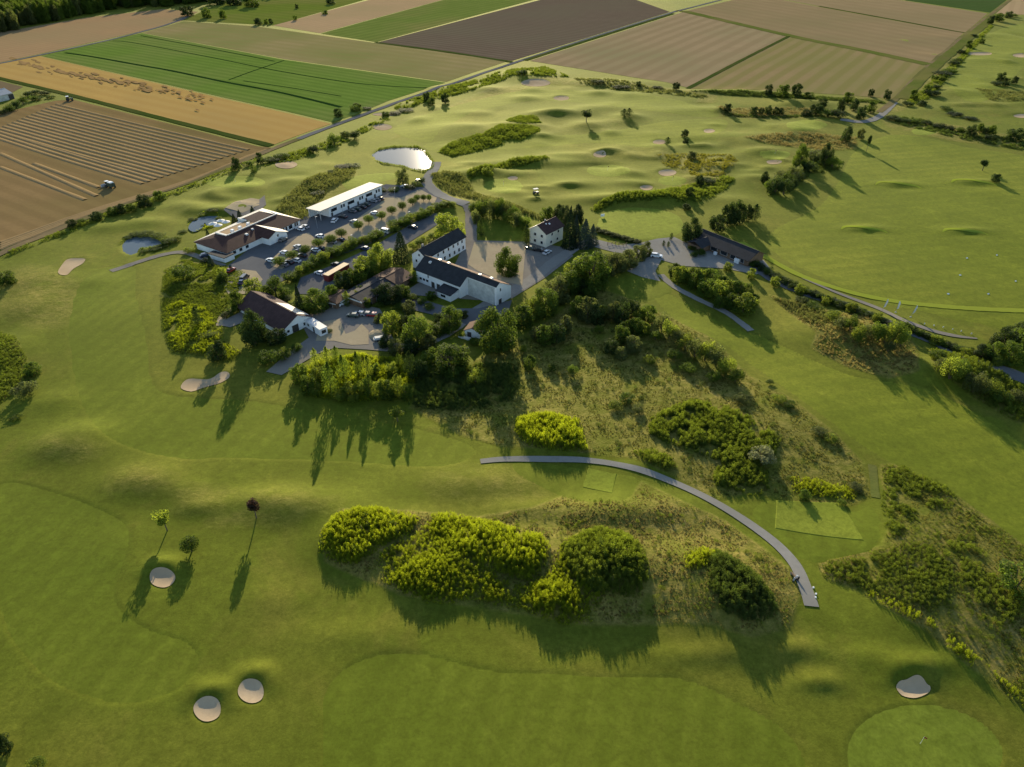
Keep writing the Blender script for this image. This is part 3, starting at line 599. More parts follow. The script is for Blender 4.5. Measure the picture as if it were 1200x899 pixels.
def leaf_quads(P, Nn, size, rng, jit=.55):
    """one small bent leaf clump (two triangles sharing an edge, folded) at each point"""
    n = len(P); d = Nn + rng.normal(0, jit, (n, 3)); d /= np.linalg.norm(d, axis=1)[:, None] + 1e-9
    u = np.cross(d, rng.normal(0, 1, (n, 3))); u /= np.linalg.norm(u, axis=1)[:, None] + 1e-9; v = np.cross(d, u)
    s = (size * rng.uniform(.55, 1.25, n))[:, None]
    a = P + u * s; b = P + v * s * .62 + d * s * .22; c = P - u * s; e = P - v * s * .62 + d * s * .22
    V = np.stack([a, b, c, e], 1).reshape(-1, 3); i = np.arange(n * 4).reshape(n, 4)
    F = np.concatenate([i[:, [0, 1, 2]], i[:, [0, 2, 3]]], 0)
    return V, F
def crown_mesh(kind, seed):
    rng = np.random.default_rng(seed); P = []; Q = []
    def lobe(c, r, n, sq=1.0):
        n = int(n * 2.3); d = rng.normal(0, 1, (n, 3)); d /= np.linalg.norm(d, axis=1)[:, None]
        rad = r * (rng.uniform(0, 1, n) ** .22)[:, None]
        P.append(np.array(c) + d * rad * np.array([1, 1, sq])); Q.append(d + np.array([0, 0, .25]))
    size = .045
    if kind == 'broad':                      # big irregular crown, unit height and width
        lobe((0, 0, .52), .30, 260)
        for k in range(26):
            a = rng.uniform(0, 6.28); el = rng.uniform(-1.0, 1.0); rr = math.sqrt(max(0, 1 - el * el)) * rng.uniform(.24, .38) + (.1 if el < -.6 else 0)
            r = rng.uniform(.09, .19); lobe((rr * math.cos(a), rr * math.sin(a), .53 + el * .38 - r * .2), r, int(85 * (r / .13) ** 2))
        for k in range(12):
            a = k * .52; lobe((.30 * math.cos(a), .30 * math.sin(a), rng.uniform(.10, .24)), rng.uniform(.10, .15), 70)
        size = .034
    elif kind == 'round':                    # small tree, rounder
        lobe((0, 0, .52), .32, 200)
        for k in range(14):
            a = rng.uniform(0, 6.28); el = rng.uniform(-.8, 1.0); rr = math.sqrt(max(0, 1 - el * el)) * .32
            r = rng.uniform(.10, .18); lobe((rr * math.cos(a), rr * math.sin(a), .54 + el * .34), r, 55)
        for k in range(9):
            a = k * .7; lobe((.28 * math.cos(a), .28 * math.sin(a), rng.uniform(.12, .26)), rng.uniform(.11, .17), 55)
        size = .05
    elif kind == 'ball':                     # clipped globe on a stem
        for k in range(9):
            d = rng.normal(0, 1, 3); d /= np.linalg.norm(d); lobe((d[0]*.12, d[1]*.12, .56 + d[2]*.08), .40, 90, .85)
        size = .055
    elif kind == 'column':
        for k in range(16):
            z = .1 + .84 * k / 15; ww = .42 * math.sin(math.pi * min(1, .18 + .80 * z)) ** .7 * (1 if z < .75 else (1.08 - z) / .33)
            a = rng.uniform(0, 6.28); lobe((ww * .35 * math.cos(a), ww * .35 * math.sin(a), z), max(.06, ww * .9), 55, .35)
        size = .045
    elif kind == 'conifer':
        for k in range(17):
            z = .06 + .92 * k / 16; ww = .5 * (1 - z) ** .8 + .015; n = int(60 + 340 * ww)
            a = rng.uniform(0, 6.28, n); q = ww * rng.uniform(.35, 1.06, n) ** .6
            P.append(np.column_stack([q * np.cos(a), q * np.sin(a), z - q * .16 + rng.normal(0, .012, n)])); Q.append(np.column_stack([np.cos(a), np.sin(a), np.full(n, .9)]))
        size = .045
    elif kind == 'sapling':
        for k in range(9):
            a = rng.uniform(0, 6.28); lobe((.2 * math.cos(a) * rng.uniform(.3, 1), .2 * math.sin(a) * rng.uniform(.3, 1), rng.uniform(.52, .86)), rng.uniform(.14, .24), 46)
        size = .06
    elif kind == 'bush':
        for k in range(20):
            a = rng.uniform(0, 6.28); q = .34 * math.sqrt(rng.uniform(0, 1)); r = rng.uniform(.12, .20)
            lobe((q * math.cos(a), q * math.sin(a), .30 + .40 * rng.uniform(0, 1) * (1 - (q / .4) ** 2)), r, int(60 * (r / .16) ** 2), 1.35)
        size = .042
    elif kind == 'hedge':
        for k in range(26):
            lobe((rng.uniform(-.42, .42), rng.uniform(-.34, .34), rng.uniform(.12, .78)), rng.uniform(.16, .24), 60)
        size = .05
    P = np.concatenate(P); Q = np.concatenate(Q); P[:, 2] = np.maximum(P[:, 2], .015)
    if kind in ('broad', 'round', 'bush', 'column'):   # ragged gaps
        g = np.sin(P[:, 0] * 17 + seed) * np.sin(P[:, 1] * 15 + seed * 2) * np.sin(P[:, 2] * 14 + seed); P, Q = P[g > -.55], Q[g > -.55]
    return leaf_quads(P, Q, size * .68, rng)
def trunk_mesh(kind, seed):
    rg = random.Random(seed); o = MB()
    if kind == 'bush':
        for k in range(5): a = rg.uniform(0, 6.28); o.tube((0, 0, -.05), (.18 * math.cos(a), .18 * math.sin(a), .5), .018, .008, 5)
    elif kind in ('conifer', 'column'): o.tube((0, 0, -.04), (0, 0, .9), .03, .008)
    elif kind == 'hedge':
        o.tube((0, 0, -.05), (.02, .02, .5), .03, .015, 5)
    else:
        t = {'sapling': .55, 'ball': .42, 'broad': .30, 'round': .36}[kind]; r = {'sapling': .022, 'ball': .035, 'broad': .035, 'round': .03}[kind]
        lean = (rg.uniform(-.02, .02), rg.uniform(-.02, .02)); o.tube((0, 0, -.04), (*lean, t), r * 1.25, r * .8, 7)
        for k in range(6):
            a = rg.uniform(0, 6.28); e = rg.uniform(.10, .26); o.tube((*lean, t - .03), (e * math.cos(a), e * math.sin(a), rg.uniform(t + .12, .8)), r * .6, r * .2, 5)
    return o
KINDS_N = {'broad': 4, 'round': 3, 'ball': 2, 'column': 3, 'conifer': 2, 'sapling': 3, 'bush': 4, 'hedge': 3}
GEO, MESHES = {}, {}
for k, n in KINDS_N.items():
    for i in range(n): GEO[k, i] = (crown_mesh(k, 11 * i + len(k)), trunk_mesh(k, i))
def tree_meshes(kind, i, leaf):
    if (kind, i, leaf) not in MESHES:
        (V, F), tk = GEO[kind, i]
        MESHES[kind, i, leaf] = mesh_np('crown', V, F, L[leaf])
    if ('t', kind, i) not in MESHES:
        tk = GEO[kind, i][1]; MESHES['t', kind, i] = mesh('trunk', tk.v, tk.f, M['bark'])
    return MESHES[kind, i, leaf], MESHES['t', kind, i]
TREES = []
def tree(u, v, hpx, wpx, kind, leaf, label, group=None, name=None, hs=1.0):
    """u, v: foot in the photo; height and width in photo pixels"""
    x, y = at(u, v); z = h1(x, y); m = mpp(x, y, z); dy = (v - 449.5) / FOC
    w_ = wpx * m * {'ball': 1.22, 'column': 1.25, 'conifer': 1.2, 'sapling': 1.45}.get(kind, 1.3); dep = PITCH + math.atan(dy); h = max(hpx * m - .5 * w_ * math.sin(dep), .45 * hpx * m) / (CP - dy * SP) * hs
    i = len(TREES) % KINDS_N[kind]
    nm = name or {'bush': 'shrub', 'hedge': 'hedge_shrub', 'conifer': 'conifer_tree', 'sapling': 'young_tree', 'ball': 'clipped_tree'}.get(kind, 'leafy_tree')
    e = empty(nm, (x, y, z), random.uniform(0, 6.28)); q = random.uniform(.94, 1.06)
    e.scale = (w_ * q, w_ / q, h)
    tag(e, label, {'bush': 'shrub', 'hedge': 'hedge shrub'}.get(kind, 'tree'), group)
    cm, tm = tree_meshes(kind, i, leaf)
    mesh_obj('crown', cm, e); mesh_obj('trunk' if kind not in ('bush', 'hedge') else 'stem', tm, e)
    TREES.append(e); return e
ORD = 'first second third fourth fifth sixth seventh eighth ninth tenth eleventh twelfth thirteenth fourteenth fifteenth sixteenth seventeenth eighteenth nineteenth twentieth'.split()
def ordw(k):
    if k < 20: return ORD[k]
    return ['twenty', 'thirty', 'forty'][(k + 1) // 10 - 2] + ('-' + ORD[(k + 1) % 10 - 1] if (k + 1) % 10 else 'th') if (k + 1) % 10 else {30: 'thirtieth', 40: 'fortieth'}.get(k + 1, 'last')
def cluster(group, noun, where, kind, leaves, items, hs=1.0):
    """items: (u, v, h, w[, kind[, leaf]]) ; each gets its own place in the row, counted from the left"""
    items = sorted(items, key=lambda q: q[0])
    for k, it in enumerate(items):
        kd = it[4] if len(it) > 4 and it[4] else kind; lf = it[5] if len(it) > 5 else leaves[k % len(leaves)]
        tree(it[0], it[1], it[2], it[3], kd, lf, f'{ordw(k)} {noun} from the left {where}', group, hs=hs)
# single trees
for a in [
 (196,622,33,19,'sapling','light','young bright tree with a bare trunk left of the purple tree'),
 (225,646,24,20,'ball','mid','bushy young tree above the round bunker'),
 (300.5,607,33,20,'sapling','purple','young purple leaved tree on the open fairway'),
 (7,880,28,18,'round','dark','dark young tree at the lower left corner'),
 (42,902,16,24,'bush','light','light green shrub cut by the bottom edge'),
 (9,332,20,20,'round','mid','leafy tree standing on the slope by the left edge'),
 (40,438,18,17,'round','mid','round tree right of the left edge scrub'),
 (30,462,26,26,'bush','olive','olive shrub at the foot of the left edge scrub'),
 (20,490,8,13,'bush','light','small low shrub below the left edge scrub'),
 (466,494,22,17,'sapling','light','lone sapling on the sunlit fairway below the brush'),
 (902,450,8,11,'sapling','light','lone small sapling on the right hand fairway'),
 (892,541,30,27,'bush','silver','silvery willow bush in the middle of the thicket'),
 (942,585,15,13,'round','mid','small round tree casting a shadow on the long tee box'),
 (986,591,10,9,'bush','mid','small shrub on the upper edge of the long tee box'),
 (1003,574,14,17,'bush','olive','grey green shrub at the corner above the tee box'),
 (1190,690,52,50,'bush','mid','big green bush at the right edge of the brush slope'),
 (572,206,13,12,'round','light','round light tree at the end of the long hedge bank'),
 (472,214,20,14,'round','olive','leafy tree between hall and large pond'),
 (687,143,16,13,'sapling','dark','crooked dark tree on the central mound'),
 (731,136,10,8,'column','dark','left slim dark tree of the pair on the far mound'),
 (737,136,11,8,'column','dark','right slim dark tree of the pair on the far mound'),
 (782,170,11,8,'column','dark','lone dark tree beside the small far bunker'),
 (802,160,10,8,'round','dark','upper tree of the dark pair above the yellow rough'),
 (803,168,8,7,'round','dark','lower tree of the dark pair above the yellow rough'),
 (852.5,131,11,9,'round','dark','lone round tree at the tip of the tan rough strip'),
 (810,186,11,11,'round','olive','grey tree inside the yellow rough'),
 (1151,200,16,13,'sapling','dark','upper young tree on the driving range'),
 (1166,213,12,10,'round','dark','lower young tree on the driving range'),
 (297,202,12,9,'column','mid','slim tree on the fairway north of the sandy terrace'),
 (595,321,38,25,'broad','mid','single spreading tree in the gravel courtyard'),
 (527,284,42,33,'broad','light','big round bright tree behind the white wing'),
 (564,276,22,9,'column','dark','slim dark tree at the lawn corner beside the lane'),
 (617,288,28,9,'column','dark','slim dark tree against the left wall of the cream house'),
 (299,402,48,28,'broad','dark','large dark tree in front of the brown barn'),
 (325,402,24,21,'round','dark','dark tree below the barn gable'),
 (324,348,30,25,'broad','mid','taller tree behind the brown barn'),
 (300,346,26,22,'round','light','light tree behind the barn ridge'),
 (370,364,34,31,'broad','mid','large round tree right of the barn'),
 (353,369,38,12,'conifer','spruce','dark spruce at the gable of the brown barn'),
 (279,364,26,15,'round','mid','round tree at the left gable of the barn'),
 (457,354,30,28,'broad','dark','dark spreading tree in front of the low dark barn'),
 (459,390,33,21,'round','light','bright round tree in the farm garden'),
 (490,402,42,31,'broad','mid','large tree in the lower farm garden'),
 (527,386,36,27,'broad','mid','pointed leafy tree beside the lower lane'),
 (471,306,40,20,'conifer','spruce','tall dark spruce between the hedge and the wings'),
 (447,314,36,26,'broad','light','big light tree left of the tall spruce'),
 (428,316,22,22,'round','light','bright tree at the service lane'),
 (527,432,42,42,'broad','mid','big tree at the upper edge of the shaded brush'),
 (584,408,62,42,'broad','mid','tallest tree of the belt below the courtyard'),
 (271,318,9,8,'conifer','spruce','small dark conifer at the clubhouse entrance corner'),
 (261,324,14,11,'round','light','small light tree by the red car'),
 (215,325,26,25,'bush','mid','big round bush at the top of the scrub'),
 (261,330,14,12,'round','mid','small tree on the upper scrub by the forecourt'),
 (233,382,26,11,'column','dark','dark slim tree in the middle of the scrub'),
 (256,421,28,20,'round','dark','dark round tree at the foot of the scrub'),
 (243,394,10,18,'bush','light','low bright bush in the lower scrub'),
 (884,258,22,12,'column','dark','tall dark tree at the corner above the hut'),
 (809,284,34,20,'broad','dark','dark tree at the corner of the range forecourt'),
 (840,271,24,17,'round','dark','round dark tree behind the range hut'),
 (558,450,28,20,'bush','light','bright yellow green bush lit in the shaded brush'),
 (620,432,20,14,'round','mid','round tree in the shaded meadow beside the lit shrub'),
 (613,412,12,9,'bush','light','small lit shrub above the shaded meadow'),
 (646,435,13,10,'bush','mid','left small dark shrub alone in the shaded meadow'),
 (671,438,18,12,'bush','mid','right small dark shrub alone in the shaded meadow'),
 ]: tree(*a)
tree(777.3,288.3,8,4.2,'column','dark','left one of the two small cypresses by the white car','cypresses on the forecourt')
tree(783,289.5,8,4.2,'column','dark','right one of the two small cypresses by the white car','cypresses on the forecourt')
tree(786.3,281.5,10,4.2,'column','dark','rear cypress standing at the edge of the putting green','cypresses on the forecourt')
cluster('trees between yard and lower lane', 'yard tree', 'between the farm yard and the long wing', 'round', ['mid','dark','olive'],
  [(449,350,18,16),(472,348,20,18),(479,366,18,16),(506,350,12,12),(444,378,14,12),(452,406,18,16),(474,384,20,16),(515,378,16,14),(464,414,22,18),(482,414,22,18),(501,408,22,20),(543,372,12,12),(437,352,16,14),(480,332,14,14),(425,346,16,16)])
# rows and groups
cluster('clipped trees in the car park', 'clipped globe tree', 'in the car park row', 'ball', ['mid'],
  [(328,311.5,14,13),(343,304.5,14,12.5),(358.5,298,14,12.5),(373.5,290,13.5,12.5),(388,285.5,14,14),(400.5,278,13,13),(420.5,269,13,11.5),(432.5,262,13,11),(447.5,257,12,11),(459.5,251,12,10.5),(471.5,246,12,10),(483.5,240.5,11,9.5),(489,236,10,8),(496.5,236,10,6.5),(503,236,10,6.5)])
cluster('hedge shrubs along the car park', 'hedge shrub', 'in the hedge below the car park', 'hedge', ['mid','light','mid'],
  [(342,329,15,15),(354,321,14,13),(363,315,14,13),(372,310,15,14),(380,306,16,14),(389,302,14,14),(397,298,14,13),(405,294,14,13),(412,290,14,13),(419,287,11,10),(428,285,11,11),(436,282,12,12),(443,279,14,13),(460,271,13,14),(467,268,14,13),(475,264,14,13),(483,260,14,13),(491,257,13,12),(499,253,12,12),(507,249,11,12),(515,245,10,12),(522,241,8,10),(530,241,7,9)])
cluster('trees of the belt below the courtyard', 'belt tree', 'between the lower lane and the meadow', 'broad', ['mid','light','mid','olive'],
  [(613,382,30,24,'round'),(625,372,30,24),(638,366,38,30),(652,352,36,28),(664,343,36,30),(676,330,36,28),(692,334,50,42),(708,322,30,24),(722,318,30,24,None,'olive'),(736,313,26,22,None,'olive'),(748,304,22,18,None,'olive'),(757,300,20,13,None,'olive')])
cluster('dark trees beside the cream house', 'dark tree', 'in the clump beside the cream house', 'column', ['spruce','blue','dark'],
  [(641,258,20,15,'round','mid'),(654,256,20,13,'broad','dark'),(667,290,50,17,'conifer','spruce'),(661,270,34,14,'broad','spruce'),(676,262,26,14,'broad','spruce'),(685,289,36,19,'conifer','blue'),(694,286,26,14,'conifer','blue'),(674,286,36,13,'conifer','blue')])
cluster('tall hedge north of the lawn', 'tall hedge shrub', 'along the north side of the lawn', 'hedge', ['mid','olive'],
  [(556,250,12,11),(565,254,17,12),(574,255,18,13),(583,255,18,13),(591,255,17,12),(600,260,16,14),(608,264,15,12),(615,268,13,11),(558,262,14,9)], hs=1.5)
cluster('shrubs behind the white wing', 'shrub', 'between the service lane and the white wing', 'bush', ['light','mid'],
  [(484,292,12,10),(491,288,13,12),(499,284,13,12),(508,280,12,11),(514,274,10,10)])
cluster('garden shrubs between the barns', 'garden tree', 'between the trailer and the low barn', 'round', ['mid','dark','light'],
  [(391,350,17,15),(403,337,20,20),(412,334,20,18),(422,330,20,18),(431,326,18,16),(438,321,18,16),(407,358,16,10,'column'),(420,352,13,12,None,'light'),(431,360,11,9,None,'light')], hs=1.35)
cluster('shrubs of the farm garden', 'garden shrub', 'in the farm garden below the wing', 'bush', ['light','mid'],
  [(484,352,14,15),(495,356,11,10),(503,362,11,13),(512,392,20,22,'round'),(478,398,12,14),(445,360,10,10),(486,330,16,12,'column'),(541,394,10,10),(556,403,12,13),(470,362,12,14)])
cluster('bushes in front of the barn', 'round bush', 'in front of the barn gable', 'bush', ['mid','light'],
  [(318,424,24,25),(333,420,20,18),(347,412,16,14)])
cluster('shrubs at the barn corner', 'small shrub', 'around the left end of the barn', 'bush', ['dark','mid'],
  [(266,372,12,11),(272,368,14,12),(337,352,10,12),(346,358,10,12),(386,390,8,8)])
cluster('young trees of the wooded belt', 'young tree', 'in the wooded belt below the yard', 'column', ['mid','mid','light'],
  [(351,446,26,18,'round'),(362,460,28,18,'round'),(371,432,28,10),(374,448,24,16,'round','light'),(385,430,28,11),(389,462,44,16),(395,424,22,9),(404,446,36,15),(411,464,22,18,'round','light'),(421,444,36,10),(428,462,24,16,'round','light'),(433,446,34,11),(434,466,32,12),(445,464,26,18,'round','light'),(455,466,26,18,'round'),(467,466,34,16),(468,432,22,9),(482,446,40,14,None,'dark'),(476,466,22,16,'round'),(371,462,20,15,'bush','light'),(398,468,18,16,'bush','light'),(440,440,18,12,'round'),(493,440,24,16,'round','dark'),(505,428,26,20,'round'),(415,470,16,14,'bush','light'),(460,440,20,14,'round','light')])
cluster('shrubby trees of the shaded meadow', 'shrubby tree', 'on the shaded meadow', 'round', ['olive','mid','dark'],
  [(631,398,22,18),(640,402,28,22),(652,400,28,20),(660,390,26,20),(676,368,26,18),(688,376,34,22),(699,378,26,18),(690,350,20,16),(707,372,18,14,None,'light'),(718,374,26,16),(728,378,30,18),(740,372,26,16),(748,378,20,14,None,'light'),(759,376,24,18),(733,392,22,16),(745,392,26,18),(754,392,18,14,None,'light'),(727,402,26,18),(716,412,20,16),(741,412,24,18),(728,420,18,14),(702,390,14,10,'bush','light'),(681,342,18,16)])
cluster('hedge trees at the meadow edge', 'edge shrub', 'along the fairway edge of the meadow', 'bush', ['light','mid','olive'],
  [(775,388,24,18),(784,396,24,18),(793,402,20,18),(803,410,22,20),(814,418,24,20),(826,422,28,22),(838,428,28,22),(850,438,24,20),(862,448,22,20),(835,446,16,16),(912,470,12,16),(925,476,10,14),(960,508,12,18),(972,516,12,16),(768,398,14,14),(790,420,14,16),(760,425,12,14),(806,436,14,16),(870,470,14,18),(735,470,14,18),(720,478,12,16),(748,482,12,14)], hs=1.4)
cluster('young wood beside the footpath', 'dense tree', 'in the young wood by the footpath', 'round', ['mid','light','mid'],
  [(790,322,17,16),(797,330,24,18),(806,330,22,18),(813,337,26,18),(822,335,24,18),(832,334,24,18),(826,346,26,20),(838,350,28,22),(846,341,22,18),(857,347,24,20),(864,350,26,20),(874,350,22,18),(870,366,30,26),(858,362,24,20),(880,358,18,16),(843,360,18,16)])
cluster('shrubs left of the range hut', 'clipped shrub', 'left of the range hut', 'bush', ['mid'],
  [(811,294,11,10),(817,290,12,11),(820,299,12,13),(826,291,10,9),(830,283,10,9),(813,301,9,9)])
cluster('trees behind the range hut', 'dark tree', 'in the row behind the range hut', 'round', ['dark'],
  [(852,264,22,15),(859,262,24,15),(866,262,20,13),(875,258,16,12)], hs=1.4)
cluster('round trees lining the range road', 'small round tree', 'lining the range road', 'round', ['light'],
  [(852.5,317,13,10),(880,326,14,9.5),(908,335,14,11),(937,344,14,12),(967,357,14,10),(997,366,15,12),(1028,377,14,11),(1062,388,14,12,None,'mid'),(1096,403,14,14),(1130,417,14,12),(1167,428,13,12)])
HP = [(882,309),(890,313),(898,318),(906,323),(914,327),(922,331),(930,335),(938,338),(946,341),(954,345),(962,349),(970,352),(978,355),(986,358),(994,361),(1002,364),(1010,366),(1018,369),(1026,373),(1036,377),(1058,383),(1066,386),(1074,389),(1082,392),(1090,396),(1098,400),(1106,403),(1114,406),(1122,409),(1130,411),(1138,413)]
cluster('low hedge between road and driving range', 'hedge section', 'between the road and the driving range', 'hedge', ['mid','dark'], [(u, v + 2, 9.5, 11) for u, v in HP])
cluster('dark trees at the right edge', 'dark tree', 'in the clump at the right edge', 'broad', ['dark','mid'],
  [(1150,420,22,20),(1162,422,28,22),(1174,412,36,28),(1186,404,36,28),(1196,420,50,34),(1180,426,34,28),(1208,410,44,34)])
cluster('bushes on the rough island', 'bush', 'on the tan rough island by the road', 'bush', ['olive','mid','light'],
  [(985,384,14,18),(996,388,18,16),(1004,402,20,15),(1014,396,16,16),(1026,400,22,18),(1036,402,24,18),(1047,398,22,18),(1055,406,20,15),(976,374,12,18),(955,362,10,18),(938,354,9,16),(1040,412,14,14)], hs=1.75)
cluster('bushes below the range road', 'bush', 'on the bank below the range road', 'bush', ['mid','olive','light'],
  [(1098,420,12,18),(1112,444,26,24),(1124,438,20,20),(1140,460,28,26),(1158,462,20,22),(1172,470,16,22),(1104,432,14,16),(1190,470,16,20)], hs=1.7)
T_FAR = [(900,111,11,9),(917,114,14,14),(933,112,13,11),(948,116,8,12),(963,126,11,10),(985,130,14,9),(1000,129,12,9),(993,121,12,12),(1008,139,14,10),(1020,132,12,10),(970,136,12,22,'bush'),(955,134,12,14),(981,137,12,20,'bush'),(1020,113,8,6),(1039,116,10,8),(945,136,8,12)]
cluster('tree row below the striped field', 'dark tree', 'in the row below the striped field', 'round', ['dark','mid','dark'], T_FAR, hs=1.3)
cluster('trees in a row on the tan rough strip', 'small dark tree', 'on the tan rough strip', 'round', ['dark'],
  [(883,134,11,9),(891,134,9,7),(900,134,12,9),(908,134,10,7),(915,134,9,7)])
cluster('trees beside the right hand track', 'dark tree', 'beside the track at upper right', 'round', ['dark','mid'],
  [(1063,124,9,12,'bush'),(1070,117,14,9),(1080,124,8,10),(1085,110,13,9),(1092,112,11,16,'bush'),(1097,104,8,12,'bush'),(1104,95,9,8),(1105,88,8,20,'bush'),(1112,85,8,16,'bush'),(1117,76,8,14,'bush'),(1122,72,6,12,'bush'),(1095,93,6,8),(1135,56,10,7),(1150,51,7,6),(1126,62,5,9),(1160,28,11,7),(1170,25,11,11),(1181,21,9,8),(1141,43,4,8,'bush'),(1187,20,6,9,'bush')])
cluster('trees on the far right rough', 'dark tree', 'on the far right rough bank', 'round', ['dark'],
  [(1168,100,8,14,'bush'),(1172,95,12,9),(1178,101,11,8),(1188,98,10,7)])
cluster('dark trees along the head of the range', 'dark tree', 'above the practice ground', 'round', ['dark','dark','mid'],
  [(1045,140,8,14,'bush'),(1057,143,8,14,'bush'),(1070,144,8,14,'bush'),(1086,146,8,12,'bush'),(1100,150,9,14,'bush'),(1112,152,8,12,'bush'),(1125,154,8,10,'bush'),(1137,159,15,12),(1148,155,12,8),(1155,157,10,8),(1162,158,13,9),(1160,164,10,12,'bush'),(1187,164,17,16),(1200,162,14,9),(1118,135,7,18,'bush'),(1138,140,6,16,'bush'),(1108,128,6,14,'bush')])
cluster('dark trees on the bank by the range', 'dark tree', 'on the bank left of the practice ground', 'broad', ['dark','mid','dark','olive'],
  [(990,166,13,12,'round'),(1008,163,9,8,'round'),(1015,178,13,6,'sapling'),(936,196,20,16),(966,194,18,13),(947,200,12,18,'bush'),(957,186,12,24,'bush'),(930,208,14,16,'bush'),(920,216,14,16,'bush'),(908,226,18,18,'bush'),(975,197,14,16,'bush'),(925,223,16,16,'bush'),(896,213,9,9),(915,208,9,14,'bush'),(935,214,12,14,'bush'),(918,228,18,16,'bush'),(902,222,12,12,'bush')], hs=1.7)
cluster('small trees by the hedged bank', 'small dark tree', 'on the brushy bank above the hut', 'round', ['dark'],
  [(808,230,13,9),(820,217,14,10),(805,245,9,10),(830,214,8,14,'bush')])
cluster('field corner trees', 'small tree', 'by the field corner above the pond', 'round', ['dark','mid'],
  [(500,118,12,8),(505,123,10,9),(522,121,14,9),(417,130,11,14),(430,128,5,10,'bush'),(452,136,7,9),(475,130,6,18,'bush'),(462,134,6,14,'bush'),(397,137,12,10),(392,168,17,14,'bush'),(416,162,14,14,'bush'),(367,178,12,14,'bush'),(404,160,8,10)])
cluster('trees on the far field edge', 'small dark tree', 'under the pinkish brown field', 'round', ['dark'],
  [(748,101,7,6),(792,105,10,8),(612,88,10,12,'bush'),(700,98,8,14,'bush'),(728,104,7,16,'bush'),(770,104,6,12,'bush')])
cluster('hedge bushes along the stubble field', 'bush', 'along the stubble field hedge', 'round', ['dark','mid'],
  [(85,266,12,11),(97,262,10,12,'bush'),(113,258,13,13),(133,252,12,12),(141,250,14,14),(155,248,12,11),(170,242,18,15),(188,234,14,13),(277,199,17,10),(305,192,15,8),(292,194,9,11,'bush'),(316,190,10,16,'bush'),(331,186,12,18,'bush'),(322,190,8,12,'bush')])
cluster('conifers on the clubhouse terrace', 'small dark conifer', 'on the clubhouse terrace', 'conifer', ['spruce'],
  [(275,261,12,7),(282,259,15,8),(297,253,13,8),(244,277,10,5),(248,312,15,9),(240,308,9,10,'bush')])
cluster('shrubs around the small pond', 'low shrub', 'on the small pond bank', 'bush', ['mid','light'],
  [(150,279,4,10),(160,276,6,16),(172,276,9,18),(184,278,9,18),(192,282,9,14),(199,285,10,16),(208,282,9,12),(190,290,7,14),(180,293,6,12),(168,296,6,10),(214,272,5,10),(226,258,5,10),(238,253,5,10),(250,251,5,12),(256,257,5,8),(236,266,5,9),(222,296,10,12),(232,290,8,8)])
cluster('trees of the far meadow', 'tree', 'on the far meadow at the top', 'round', ['dark','mid'],
  [(220,19,14,14),(243,21,13,11),(262,22,12,8),(303,29,9,9),(312,28,7,5),(318,28,7,5),(346,24,7,5),(381,17,6,7),(296,8,14,18),(348,10,6,4),(388,5,8,10),(275,6,16,18),(255,5,18,20)])
cluster('hedge trees at the left plot', 'dark hedge tree', 'in the hedge by the left edge plot', 'bush', ['dark','mid'],
  [(4,134,9,10),(12,131,12,12),(20,127,14,12),(28,122,13,11),(33,113,9,10),(42,110,8,12),(52,111,7,12),(38,118,9,10),(45,117,7,12),(60,115,5,9)])
cluster('trees by the pond access road', 'shrub', 'between the hall and the pond road', 'bush', ['dark','mid'],
  [(365,223,6,6),(372,228,8,16),(400,197,7,18),(412,195,7,18),(388,203,6,10),(480,222,10,14),(488,218,10,12),(462,224,8,14),(448,224,7,12),(495,214,9,8),(362,246,6,6)])
cluster('low clipped hedge by the practice green', 'clipped hedge section', 'edging the practice green', 'hedge', ['dark'],
  [(699,270.5,6,8),(705,272.5,6,8),(711,274.5,6,8),(717,276.5,6,8),(723,278.5,6,8),(729,280,6,8),(735,281.5,6,8),(741,283,6,8),(747,284.5,6,8)])
